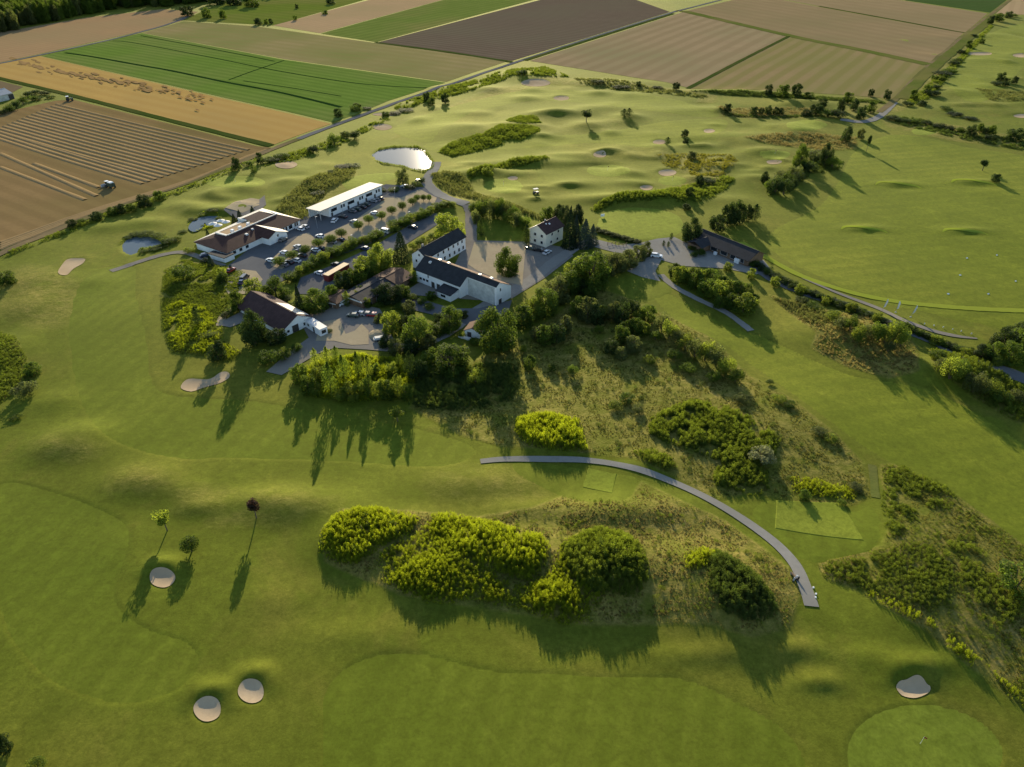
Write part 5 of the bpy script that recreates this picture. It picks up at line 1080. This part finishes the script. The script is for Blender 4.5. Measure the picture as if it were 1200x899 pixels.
# the white wings round the courtyard
rA, rB = np.array(at(490.7, 293.4, 8)), np.array(at(534, 270, 8)); e, LA = frame_at('farm_wing', rA, rB, 'white two storey wing with dark slate roof behind the big round tree', 'building')
gable(e, 0, LA + 1.5, 3.6, 3.6, 5.6, 5.6, 8.2, 'white_wall', 'roof_slate', 'roof_rust')
for i, x in enumerate((7, 10.4, 13.6, 16.8, 19.8, 22.6)):
    win(e, 'front', 0, 3.6, 3.6, x, 3.7, .9, 1.2)
    win(e, 'front', 0, 3.6, 3.6, x + .6, .8, 1.0, 1.4, *(('door', 'door') if i in (0, 3) else ()))
win(e, 'start', 0, 3.6, 3.6, 0, 5.6, .7, .9); win(e, 'start', 0, 3.6, 3.6, -1.5, 2.8, .8, 1.1); win(e, 'start', 0, 3.6, 3.6, 1.5, 2.8, .8, 1.1)
MB().box(3,.4,7.2,3.7,1.1,9.2).build('chimney', M['stone'], e)
rA, rB = np.array(at(498.7, 300, 8.5)), np.array(at(583.4, 330.8, 8.5)); e, LB = frame_at('long_wing', rA, rB, 'long white barn wing with dark roof and tan rear slope', 'building')
gable(e, 0, 22, 5.4, 6.6, 5.0, 5.0, 8.5, 'white_wall', 'roof_slate', 'roof_rust'); gable(e, 22.05, LB + .6, 1.7, 6.6, 7.5, 5.0, 8.45, 'white_wall', 'roof_slate', 'roof_rust', .25)
MB().box(22.6,-1.76,-.5,LB-.1,-1.705,7.0).build('stained_wall', M['grey_wall'], e)
for x in (2.2, 3.9, 5.6): win(e, 'front', 0, 5.4, 6.6, x, 1.6, 1.2, .9)
for x in (8.5, 11.2): win(e, 'front', 0, 5.4, 6.6, x, 0, 1.6, 2.4, 'door', 'door')
win(e, 'front', 0, 5.4, 6.6, 14.2, 1.0, 1.2, 1.1); win(e, 'front', 0, 5.4, 6.6, 6.2, 3.3, .5, 1.2)
lt = MB(); lt.box(14.5,-9.6,-.8,21,-5.42,2.5); lt.build('lean_to', M['white_wall'], e)
MB().add([(14.1,-10.1,2.5),(21.4,-10.1,2.5),(21.4,-5.45,3.5),(14.1,-5.45,3.5),(14.1,-10.1,2.7),(21.4,-10.1,2.7),(21.4,-5.45,3.7),(14.1,-5.45,3.7)], [(3,2,1,0),(4,5,6,7),(0,1,5,4),(1,2,6,5),(2,3,7,6),(3,0,4,7)]).build('lean_to_roof', M['roof_slate'], e)
MB().box(16.4,-9.68,.9,18.6,-9.605,1.8).build('window', M['glass'], e)
win(e, 'end', LB + .6, 1.7, 6.6, .6, 5.0, .6, 1.1); win(e, 'end', LB + .6, 1.7, 6.6, .4, 0, 1.6, 2.0, 'door', 'door')
for x, y in ((4, -1.6), ): skylight(e, x, y, 7.7, 1.1, 'frame')
for x, y in ((5, 2.4), (9.5, 2.4), (25, 2.2), (30, 2.6)): skylight(e, x, y, 7.4, 1.2)

# the cream house
e, LN = frame_at('cream_house', (10.65, 276.15), (18.1, 285.1), 'cream two storey house with plum tiled roof beside dark spruces', 'house')
gable(e, 0, LN, 4.3, 4.3, 6.1, 6.1, 8.7, 'cream_wall', 'roof_plum', 'roof_pale', .5)  # rear slope pale: sunlight on the tiles put into the colour
for y in (-2.1, 1.4):
    for z in (1.2, 4.0): win(e, 'start', LN, 4.3, 4.3, y, z, 1.1, 1.1)
for x, z in ((3.5,1.0),(7.8,1.0),(4,4.2),(8.3,4.2)): win(e, 'front', LN, 4.3, 4.3, x, z, 1.0, 1.0)
skylight(e, 5.6, -1.5, 7.9, .8); skylight(e, 4.0, -1.0, 8.2, .6); MB().box(5,.1,8.2,5.6,.7,9.6).build('chimney', M['stone'], e)

# barn, range hut, low barn, sheds
e, LBn = frame_at('brown_barn', (-90.8, 222.8), (-71.2, 206.1), 'big barn with brown tiled roof and white gable beside the scrub', 'barn')
gable(e, 0, LBn, 6.2, 5.2, 2.7, 3.0, 5.8, 'white_wall', 'roof_plum', 'roof_plum', .7)
MB().add([(13,.6,5.85),(LBn-.6,.6,5.85),(LBn-.6,5.2,3.42),(13,5.2,3.42)], [(0,1,2,3)]).build('glare_sheet', M['roof_pale'], e)  # pale sheet paints the sun glare on the rear slope
win(e, 'end', LBn, 6.2, 5.2, -1.2, 0, 2.4, 2.6, 'door', 'door'); win(e, 'end', LBn, 6.2, 5.2, -4, .9, .9, .9); win(e, 'end', LBn, 6.2, 5.2, 2.5, .9, 1.0, 1.0)
rA, rB = np.array(at(824.2, 269, 5)), np.array(at(888.6, 294.6, 5)); e, LR = frame_at('range_hut', rA, rB, 'long low driving range hut with dark roof behind clipped shrubs', 'building')
gable(e, 0, LR, 5.6, 4.2, 2.7, 2.9, 5.0, 'wood_wall', 'roof_slate', 'roof_rust', .6)
for x, w_ in ((11,3.2),(16,3.2),(20.5,2.4),(25,1.6)): win(e, 'front', LR, 5.6, 4.2, x, .8, w_, 1.4)
pr = MB(); pr.box(1.5,-10.5,-.6,8.5,-5.65,2.5); pr.build('porch', M['wood_wall'], e)
MB().add([(.9,-11,2.5),(5,-11,4.1),(5,-3,4.3),(.9,-5.5,2.9),(9.1,-11,2.5),(9.1,-5.5,2.9)], [(0,1,2,3),(1,4,5,2)]).build('porch_roof', M['roof_slate'], e)
MB().box(22,-6.6,.0,24,-5.75,1.9).build('vending_box', M['white_paint'], e); MB().box(12.2,-7.2,-.1,13.4,-6.2,1.2).build('counter', M['white_paint'], e)
e, LL = frame_at('low_barn', at(412, 347, 3.6), at(470, 316, 3.6), 'long low dark barn in the shade of the farm trees', 'barn')
gable(e, 0, LL * .66, 5.2, 5.2, 2.7, 2.7, 3.7, 'wood_wall', 'roof_slate', None, .5); gable(e, LL * .66 + .06, LL, 6.0, 5.4, 2.7, 2.7, 4.0, 'wood_wall', 'roof_rust', None, .5)
for x in (3, 8, 13): win(e, 'front', 0, 5.2, 5.2, x, 0, 2.6, 2.2, 'door', 'door')
MB().box(-.62,-5.4,2.5,-.5,5.4,3.0).build('fascia', M['trim'], e)
e, LS = frame_at('garden_shed', at(386, 351, 3.2), at(402, 340, 3.2), 'small shed with rust brown roof at the yard corner', 'shed')
gable(e, 0, LS, 3.0, 3.0, 2.3, 2.3, 3.2, 'wood_wall', 'roof_rust', None, .4); win(e, 'start', LS, 3, 3, 0, 0, 1.8, 1.9, 'door', 'door'); MB().box(-.55,-2.9,1.9,-.42,2.9,2.2).build('fascia', M['trim'], e)
e, LS = frame_at('lane_shed', at(553, 385, 3.4), at(566, 368, 3.4), 'small white shed with brown gabled roof by the lower lane', 'shed')
gable(e, 0, LS * .5, 2.6, 2.6, 2.3, 2.3, 3.5, 'white_wall', 'roof_rust', None, .35); win(e, 'start', LS, 2.6, 2.6, 1, 0, 1.4, 1.9, 'door', 'door')
e, LS = frame_at('cold_frame', at(547, 394), at(562, 397), 'low white slatted frame below the lane shed', 'cold frame')
MB().box(0,0,-.3,LS,3.2,.8).build('base', M['grey_wall'], e)
for k in range(5): MB().box(k*LS/5+.05,-.1,.82,(k+1)*LS/5-.08,3.3,.92).build('panel', M['white_paint'], e)
e, LS = frame_at('plank_stack', at(537, 395.5), at(550, 399.5), 'flat pale plank stack beside the big tree below the lane', 'plank stack')
for k in range(4): MB().box(0,k*.32,-.2+.0,LS,k*.32+.28,.5+.1*(k%2)).build('plank', M['trim'], e)
e, LS = frame_at('farm_store', at(-8, 119), at(9, 115), 'grey farm store cut by the left edge near the small plot', 'shed')
gable(e, 0, LS, 6, 6, 4, 4, 6.5, 'grey_wall', 'steel', None, .5); win(e, 'front', LS, 6, 6, 10, 0, 4, 3.4, 'door', 'door')

# containers, trailer
e, LT = frame_at('red_container', at(386, 331), at(410, 317), 'long red container with a tan top below the car park hedge', 'container')
MB().box(0,0,-.2,LT,2.5,2.6).build('body', M['red'], e); MB().box(-.1,-.1,2.61,LT+.1,2.6,2.8).build('top', M['tan_top'], e)
for k in range(int(LT/1.2)): MB().box(k*1.2+.3,-.06,.1,k*1.2+.5,-.005,2.5).build('rib', M['red'], e)
MB().box(-.06,.1,.1,-.005,1.2,2.5).build('door', M['red'], e); MB().box(-.06,1.3,.1,-.005,2.4,2.5).build('door', M['red'], e)
e, LT = frame_at('white_container', at(357.5, 383), at(376, 395), 'white box container standing end-on at the barn gable', 'container')
MB().box(0,0,-.2,LT,2.8,2.7).build('body', M['white_paint'], e); MB().box(-.08,-.08,2.71,LT+.08,2.88,2.82).build('top', M['frame'], e)
MB().box(LT*.55,-.06,.1,LT*.55+.9,-.005,2.2).build('door', M['door'], e); MB().box(LT*.2,-.06,1.2,LT*.2+1.1,-.005,2.1).build('window', M['glass'], e); MB().box(LT+.005,.6,.9,LT+.05,2.2,2.1).build('window', M['glass'], e)
# yard odds
x, y = at(443.5, 392); hp = MB(); rg = random.Random(2); n = 16
rings = [(3.6, 0), (3.1, .25), (2.2, .8), (1.2, 1.2)]; v = [(r * math.cos(k/n*6.2832) * rg.uniform(.9,1.1), r * math.sin(k/n*6.2832) * rg.uniform(.9,1.1), z + rg.uniform(-.06,.06)) for r, z in rings for k in range(n)] + [(0,0,1.35)]
hp.add(v, [(i*n+k, i*n+(k+1)%n, (i+1)*n+(k+1)%n, (i+1)*n+k) for i in range(3) for k in range(n)] + [(3*n+k, 3*n+(k+1)%n, 4*n) for k in range(n)])
o = hp.build('gravel_heap', M['gravel']); o.location = (x, y, h1(x, y) + .1); tag(o, 'round heap of grey gravel on the farm yard', 'heap')
e = empty('flat_trailer', (*at(444.5, 399), .15), .3); tag(e, 'low trailer under a white tarpaulin beside the gravel heap', 'trailer')
MB().box(-1.8,-.9,.5,1.8,.9,.75).build('bed', M['steel'], e); MB().box(-1.7,-.85,.76,1.7,.85,1.25,.8).build('tarpaulin', M['canvas'], e)
for sx in (-.6, .6):
    for sy in (-.95, .95): MB().tube((sx, sy-.1, .3), (sx, sy+.1, .3), .3, .3, 10).build('wheel', M['rubber'], e)
e = empty('paddock_fence', (*at(712, 288), 0)); tag(e, 'short wooden post and rail fence by the forecourt lane', 'fence'); b0 = np.array(at(712, 288)); fl = [np.array(at(*p)) - b0 for p in [(712,287.5),(717,286.8),(721,286.6),(725,287.5),(730,288.8),(734,288)]]
for p in fl: MB().box(p[0]-.1,p[1]-.1,-.3,p[0]+.1,p[1]+.1,1.4).build('post', M['wood'], e)
for a, b in zip(fl, fl[1:]):
    for z in (.6, 1.1): MB().tube((*a, z), (*b, z), .06, .06, 5).build('rail', M['wood'], e)

# ---------------------------------------------------------------- cars
CARCOL = {'white': (.72,.73,.74), 'silver': (.38,.39,.40), 'grey': (.16,.165,.17), 'black': (.018,.018,.02), 'blue': (.025,.04,.09), 'red': (.32,.02,.018), 'green': (.03,.06,.045)}
def carpaint(n, c):
    m, t, b, o = new_mat('car_paint_' + n); b.inputs['Base Color'].default_value = (*c, 1); b.inputs['Roughness'].default_value = .28; b.inputs['Coat Weight'].default_value = .6; b.inputs['Metallic'].default_value = .25 if n in ('silver', 'grey') else 0; return m
PAINT = {n: carpaint(n, c) for n, c in CARCOL.items()}
m, t, b, o = new_mat('lamp_glass'); b.inputs['Base Color'].default_value = (.6,.6,.58,1); b.inputs['Roughness'].default_value = .15; M['lamp'] = m
m, t, b, o = new_mat('tail_lamp'); b.inputs['Base Color'].default_value = (.35,.02,.02,1); b.inputs['Roughness'].default_value = .25; M['tail'] = m
def car_geo(kind):
    Lh, Wd = {'car': (2.15, .88), 'estate': (2.35, .92), 'van': (2.5, .98)}[kind]
    lo = {'car': [(-1,.28),(-1,.72),(-.93,.90),(-.55,.98),(.45,.96),(.85,.84),(1,.66),(1,.28)], 'estate': [(-1,.28),(-1,.80),(-.97,1.0),(-.5,1.02),(.40,1.0),(.85,.86),(1,.66),(1,.28)], 'van': [(-1,.3),(-1,.9),(-.99,1.15),(-.5,1.15),(.55,1.15),(.9,.95),(1,.7),(1,.3)]}[kind]
    up = {'car': [(-.86,.95),(-.60,1.40),(.10,1.44),(.50,.98)], 'estate': [(-.97,.98),(-.85,1.50),(.08,1.54),(.48,1.0)], 'van': [(-.99,1.1),(-.95,1.95),(.40,1.95),(.68,1.12)]}[kind]
    def extr(pr, w0, w1, zlo, zhi):
        f = lambda z: w0 + (w1 - w0) * (z - zlo) / (zhi - zlo); n = len(pr)
        return [(x * Lh, -f(z), z) for x, z in pr] + [(x * Lh, f(z), z) for x, z in pr], [tuple(range(n)), tuple(range(2*n-1, n-1, -1))] + [((i+1) % n, i, i + n, (i+1) % n + n) for i in range(n)]
    body = MB(); body.add(*extr(lo, Wd, Wd * .93, .28, 1.0)); cab = MB(); cab.add(*extr(up, Wd * .90, Wd * .72, up[0][1], up[1][1]))
    rf = MB(); x0, x1, z = up[1][0] * Lh, up[2][0] * Lh, up[2][1]; rf.box(x0 - .05, -Wd*.73, z - .02, x1 + .05, Wd*.73, z + .05, .95)
    if kind == 'van': rf.box(x0 - .12, -Wd * .86, 1.2, x0 + 2.6, Wd * .86, z - .03, .88)
    wh = MB(); wh.tube((0, -.11, 0), (0, .11, 0), .33, .33, 12)
    hl = MB(); hl.box(-.04, -.2, -.08, .04, .2, .08)
    return body, cab, rf, wh, hl, Lh, Wd
CARM = {}
def car_mesh(kind, col):
    if kind not in CARM:
        b, c, r, wh, hl, Lh, Wd = car_geo(kind); CARM[kind] = dict(g=(b, r), cab=mesh('cabin_glass', c.v, c.f, M['glass']), wh=mesh('wheel', wh.v, wh.f, M['rubber']), hl=mesh('headlight', hl.v, hl.f, M['lamp']), tl=mesh('tail_light', hl.v, hl.f, M['tail']), L=Lh, W=Wd)
    k = CARM[kind]
    if col not in k: b, r = k['g']; k[col] = (mesh('body', b.v, b.f, PAINT[col]), mesh('roof_panel', r.v, r.f, PAINT[col]))
    return k
def car(u, v, heading, col, label, kind='car', group=None):
    x, y = at(u, v); e = empty('parked_' + kind if kind != 'car' else 'parked_car', (x, y, h1(x, y) + .18), heading); tag(e, label, 'van' if kind == 'van' else 'car', group)
    k = car_mesh(kind, col); mesh_obj('body', k[col][0], e); mesh_obj('roof_panel', k[col][1], e); mesh_obj('cabin_glass', k['cab'], e)
    for sx in (-.6, .62):
        for sy in (-1, 1): o = mesh_obj('wheel', k['wh'], e); o.location = (sx * k['L'], sy * (k['W'] - .06), .33)
    for sy in (-.62, .62):
        o = mesh_obj('headlight', k['hl'], e); o.location = (k['L'] * .985, sy * k['W'], .66); o = mesh_obj('tail_light', k['tl'], e); o.location = (-k['L'] * .99, sy * k['W'], .76)
DC = math.atan2(c1[1] - c0[1], c1[0] - c0[0]); PC = DC + math.pi / 2
def cars(where, group, items):
    items = sorted(items, key=lambda q: q[0]); names = [q[2] for q in items]
    for k, q in enumerate(items):
        kind = q[4] if len(q) > 4 else 'car'; same = names.count(q[2]); i = names[:k].count(q[2])
        lab = f'{ordw(i)} {q[2]} {kind} from the left {where}' if same > 1 else f'only {q[2]} {kind} {where}'
        car(q[0], q[1], q[3] + random.uniform(-.05, .05), q[2], lab, kind, group)
cars('under the clipped trees near the clubhouse', 'cars parked under the clipped trees',
  [(317.5,307,'white',PC),(333.5,298,'white',PC),(333,312,'grey',PC),(339,309,'black',PC),(347.5,307,'white',PC),(354.5,301,'black',PC),(349.5,291,'silver',PC),(352.5,295.5,'blue',PC),(370,295,'white',PC),(377,293,'black',PC),(375.5,278.5,'white',PC),(389.5,285,'silver',PC),(400,283,'black',PC)])
cars('along the clubhouse front', 'cars parked before the clubhouse', [(332,282.5,'grey',DC),(352,270,'white',PC),(357.5,267.5,'silver',PC)])
car(392.5, 260, DC + .35, 'white', 'white estate car driving between hall and clubhouse', 'estate')
cars('against the long white hall', 'cars parked in front of the hall', [(402,255.5,'black',PC),(413,249,'grey',PC),(419,247,'green',PC),(425,244.5,'black',PC),(429.5,241.5,'green',PC),(437.5,237,'silver',PC),(441.5,236,'grey',PC),(445.5,234.5,'black',PC)])
cars('in the middle of the car park', 'cars in the middle of the car park', [(415.5,261.5,'silver',PC),(439,251.5,'white',PC),(450.5,273,'white',PC,'van'),(428,293,'blue',PC)])
cars('on the lane below the hedge', 'cars on the service lane', [(375,322,'white',PC),(394,312,'black',PC),(483.5,268,'black',PC)])
car(490.5, 213.5, DC, 'black', 'dark car half hidden in the shrubs by the pond road'); car(475, 220, PC, 'white', 'white car at the far end behind the shrubs')
car(271, 318.5, DC + .2, 'red', 'red car parked at the end of the clubhouse'); car(287, 328, DC + .4, 'black', 'black van standing by the barn trees', 'van'); car(284.5, 332, DC + .4, 'blue', 'dark blue car behind the black van')
cars('in the farm yard row', 'cars parked in the farm yard', [(414,371.5,'green',PC+.3),(422,369.5,'silver',PC+.3),(429.5,370,'blue',PC+.3),(437.5,371,'red',PC+.3)])
cars('in front of the cream house', 'cars parked by the cream house', [(621.5,292.5,'green',PC+.2),(630.5,294.5,'black',PC+.2),(641.2,297.5,'white',DC-.1)])
car(769.3, 301.5, -.25, 'white', 'white car on the range forecourt by the cypresses', 'estate'); car(241, 301, .6, 'blue', 'dark car by the path west of the clubhouse')
car(403, 357, .8, 'white', 'small white van beside the rust roofed shed', 'van')

# ---------------------------------------------------------------- machines, flags and small things
def tractor(u, v, rz, sc, label):
    x, y = at(u, v); e = empty('tractor', (x, y, h1(x, y)), rz); e.scale = (sc,) * 3; tag(e, label, 'tractor')
    MB().box(.2,-.45,.8,2.2,.45,1.6,.9).build('bonnet', M['dark_paint'], e); MB().box(-1.3,-.75,1.0,.2,.75,2.6,.85).build('cab', M['glass'], e); MB().box(-1.35,-.8,2.61,.2,.8,2.8).build('roof', M['white_paint'], e)
    for sx, sy, r, n in ((-.8,-.95,.85,'rear_wheel'),(-.8,.95,.85,'rear_wheel'),(1.6,-.8,.55,'front_wheel'),(1.6,.8,.55,'front_wheel')): MB().tube((sx,sy-.22,r),(sx,sy+.22,r),r,r,12).build(n, M['rubber'], e)
    MB().tube((1.2,.2,1.6),(1.2,.2,2.4),.06,.05,6).build('exhaust', M['steel'], e)
tractor(81.5, 118.5, .6, 1.2, 'dark tractor at the top corner of the stubble field')
x, y = at(130, 220); e = empty('combine_harvester', (x, y, h1(x, y)), 2.6); e.scale = (.8,) * 3; tag(e, 'green combine harvester casting a shadow on the stubble', 'combine harvester')
MB().box(-3.4,-1.4,1.2,2.0,1.4,3.4,.94).build('body', M['dark_paint'], e); MB().box(-2.6,-1.2,3.41,.6,1.2,3.9,.85).build('grain_tank', M['white_paint'], e)
MB().box(2.02,-.9,1.9,3.6,.9,3.6,.9).build('cab', M['glass'], e); MB().box(1.9,-1.0,3.62,3.8,1.0,3.8).build('cab_roof', M['white_paint'], e)
hd = MB(); hd.box(4.2,-3.0,.3,5.4,3.0,1.1); hd.build('header', M['steel'], e); MB().tube((5.2,-2.9,1.3),(5.2,2.9,1.3),.5,.5,8).build('reel', M['steel'], e); MB().box(3.0,-.5,.8,4.3,.5,1.6).build('feeder', M['steel'], e)
for sx, sy, r, n in ((1.8,-1.6,.95,'front_wheel'),(1.8,1.6,.95,'front_wheel'),(-2.4,-1.4,.6,'rear_wheel'),(-2.4,1.4,.6,'rear_wheel')): MB().tube((sx,sy-.3,r),(sx,sy+.3,r),r,r,12).build(n, M['rubber'], e)
MB().tube((-.5,1.2,3.5),(-3.8,1.4,4.2),.2,.18,8).build('unloading_pipe', M['white_paint'], e)
x, y = at(628, 227); e = empty('golf_cart', (x, y, h1(x, y)), .4); e.scale = (1.3,)*3; tag(e, 'dark golf cart parked on the turf beside the hedged green', 'golf cart')
MB().box(-1.1,-.55,.3,1.1,.55,.75,.92).build('body', M['dark_paint'], e); MB().box(-.9,-.55,.76,-.2,.55,1.0).build('seat', M['rubber'], e); MB().box(-1.0,-.6,1.85,.8,.6,1.93).build('canopy', M['canvas'], e)
for sx in (-.9,.7):
    for sy in (-.55,.55): MB().tube((sx,sy,.7),(sx,sy,1.86),.03,.03,5).build('post', M['steel'], e); MB().tube((sx,sy-.08,.25),(sx,sy+.08,.25),.25,.25,10).build('wheel', M['rubber'], e)
for k, (u, v, t_) in enumerate([(1033.5,364,.25),(1049.5,366,0.02),(1067,371.5,.3)]):
    x, y = at(u, v); z = h1(x, y); e = empty('feather_flag', (x, y, z), .2); tag(e, ['leftmost white feather flag on the range tee line, leaning right','upright white feather flag in the middle of the three on the tee line','rightmost white feather flag on the range tee line, leaning right'][k], 'flag', 'feather flags on the range tee line')
    MB().tube((0,0,-.1),(t_*3.2,0,4.4),.05,.03,6).build('pole', M['steel'], e); MB().tube((0,0,-.05),(0,0,.12),.35,.3,8).build('base', M['steel'], e)
    f = MB(); f.add([(t_*.9+.05,-.02,1.2),(t_*.9+.75,-.02,1.5),(t_*2.2+.85,-.02,3.4),(t_*3.2+.25,-.02,4.35),(t_*3.2,-.02,4.4)] + [(t_*.9+.05,.02,1.2),(t_*.9+.75,.02,1.5),(t_*2.2+.85,.02,3.4),(t_*3.2+.25,.02,4.35),(t_*3.2,.02,4.4)], [(0,1,2,3,4),(9,8,7,6,5)]+[(i,i+5,(i+1)%5+5,(i+1)%5) for i in range(5)]); f.build('sail', M['canvas'], e)
MK = sorted([(1133,303),(1168,299.5),(1125,323),(1111,345),(1158,345),(1190,330),(1036,390-8)][:6])
for k, (u, v) in enumerate(MK):
    x, y = at(u, v); e = empty('distance_board', (x, y, h1(x, y)), .1 * k); e.scale = (.6, .6, .6); tag(e, f'{ordw(k)} white distance marker from the left out on the driving range', 'marker', 'white distance markers on the range')
    MB().add([(-.7,-.3,.15),(.7,-.3,.15),(.7,.3,.55),(-.7,.3,.55),(-.7,-.3,.22),(.7,-.3,.22),(.7,.3,.62),(-.7,.3,.62)], [(3,2,1,0),(4,5,6,7),(0,1,5,4),(1,2,6,5),(2,3,7,6),(3,0,4,7)]).build('board', M['white_paint'], e)
    for sx in (-.6,.6): MB().box(sx-.05,.12,-.2,sx+.05,.22,.42).build('leg', M['wood'], e)
for k, (u, v) in enumerate([(1083,380.5),(1094,382.5),(1105,384.5),(1116,387),(1126,389),(1138,392)]):
    x, y = at(u, v); e = empty('ball_dispenser', (x, y, h1(x, y) + .15), .3); tag(e, f'{ordw(k)} small white ball basket from the left on the tee line', 'ball basket', 'ball baskets on the tee line')
    MB().tube((0,0,0),(0,0,.4),.15,.18,8).build('basket', M['white_paint'], e); MB().tube((0,0,.4),(0,0,.44),.2,.2,8).build('rim', M['steel'], e)
# bench, bags and markers beside the cart path
def bench(u, v, rz, label):
    x, y = at(u, v); e = empty('bench', (x, y, h1(x, y)), rz); tag(e, label, 'bench')
    for k in range(3): MB().box(-.9,-.25+k*.17,.42,.9,-.11+k*.17,.46).build('plank', M['wood'], e)
    for k in range(2): MB().box(-.9,.30,.58+k*.18,.9,.34,.70+k*.18).build('plank', M['wood'], e)
    for sx in (-.7,.7): MB().box(sx-.05,-.22,-.1,sx+.05,.32,.415).build('leg', M['steel'], e); MB().box(sx-.04,.345,.2,sx+.04,.40,.95).build('back_post', M['steel'], e)
bench(930, 676, 1.9, 'small wooden bench beside the bend of the cart path')
def bag(u, v, mm, label):
    x, y = at(u, v); e = empty('golf_bag', (x, y, h1(x, y)), .6); tag(e, label, 'golf bag', None)
    MB().tube((0,0,.05),(.25,0,.95),.17,.2,8).build('bag', M[mm], e)
    for k in range(4): MB().tube((.25+.05*math.cos(k*1.6),.08*math.sin(k*1.6),.9),(.33+.1*math.cos(k*1.6),.1*math.sin(k*1.6),1.25),.025,.03,5).build('club', M['steel'], e)
    for sy in (-.3,.3): MB().tube((-.1,sy-.03,.16),(-.1,sy+.03,.16),.16,.16,8).build('wheel', M['rubber'], e)
bag(932.5, 678.5, 'white_paint', 'white golf bag on a trolley beside the path bench'); bag(934.5, 680.5, 'rubber', 'black golf bag on a trolley nearest the path edge'); bag(929.5, 681, 'steel', 'grey golf bag behind the path bench')
for k, (u, v) in enumerate([(953,689),(956,696.5),(955.5,700.5)]):
    x, y = at(u, v); o = MB().box(-.18,-.18,-.1,.18,.18,.3,.8).build('tee_marker', M['white_paint']); o.location = (x, y, h1(x, y)); tag(o, f'{["upper","middle","lower"][k]} small white marker stone beside the path end', 'marker', 'marker stones at the path end')
for u, v, lab in [(251,268,'leftmost white parasol on the clubhouse terrace'),(260,264.5,'upper white parasol on the clubhouse terrace'),(266,266,'rightmost white parasol on the clubhouse terrace'),(257,270,'lowest white parasol beside the clubhouse roof')]:
    x, y = at(u, v); e = empty('parasol', (x, y, h1(x, y))); tag(e, lab, 'parasol', 'parasols on the clubhouse terrace')
    MB().tube((0,0,-.1),(0,0,2.9),.05,.04,6).build('pole', M['steel'], e); MB().tube((0,0,2.3),(0,0,3.0),1.9,.05,8).build('canopy', M['canvas'], e)
x, y = at(706, 255); e = empty('putting_sign', (x, y, h1(x, y)), .2); tag(e, 'small white board at the left end of the practice green', 'sign'); MB().box(-.9,-.05,.5,.9,.05,1.7).build('board', M['white_paint'], e)
for sx in (-.7,.7): MB().box(sx-.05,.06,-.2,sx+.05,.12,1.6).build('post', M['wood'], e)
for u, v, lab in [(1078,872,'flagstick in the large green at the lower right'),(590,218,'flagstick in the green enclosed by the hedged bank'),(712,200,'flagstick in the pale central green'),(908,181,'flagstick in the small green behind the dark trees'),(788,212,'flagstick in the green beside the yellow rough'),(276,213,'flagstick in the green north of the clubhouse')]:
    x, y = at(u, v); e = empty('flagstick', (x, y, h1(x, y) + .15), -.6); tag(e, lab, 'flag', 'flagsticks on the putting greens')
    MB().tube((0,0,-.1),(0,0,2.2),.022,.018,6).build('pole', M['white_paint'], e); MB().box(.02,-.01,1.85,.5,.01,2.18).build('pennant', M['red'], e)
for k, (u, v) in enumerate([(372,268),(402,252),(463,233.5),(480,262),(413,290)]):
    x, y = at(u, v); e = empty('lamp_post', (x, y, h1(x, y) + .1), .8); tag(e, f'{ordw(k)} slim lamp post from the left in the car park', 'lamp post', 'lamp posts in the car park')
    MB().tube((0,0,-.2),(0,0,5.2),.07,.05,6).build('pole', M['steel'], e); MB().box(-.1,-.12,5.2,.7,.12,5.32).build('lamp_head', M['frame'], e)
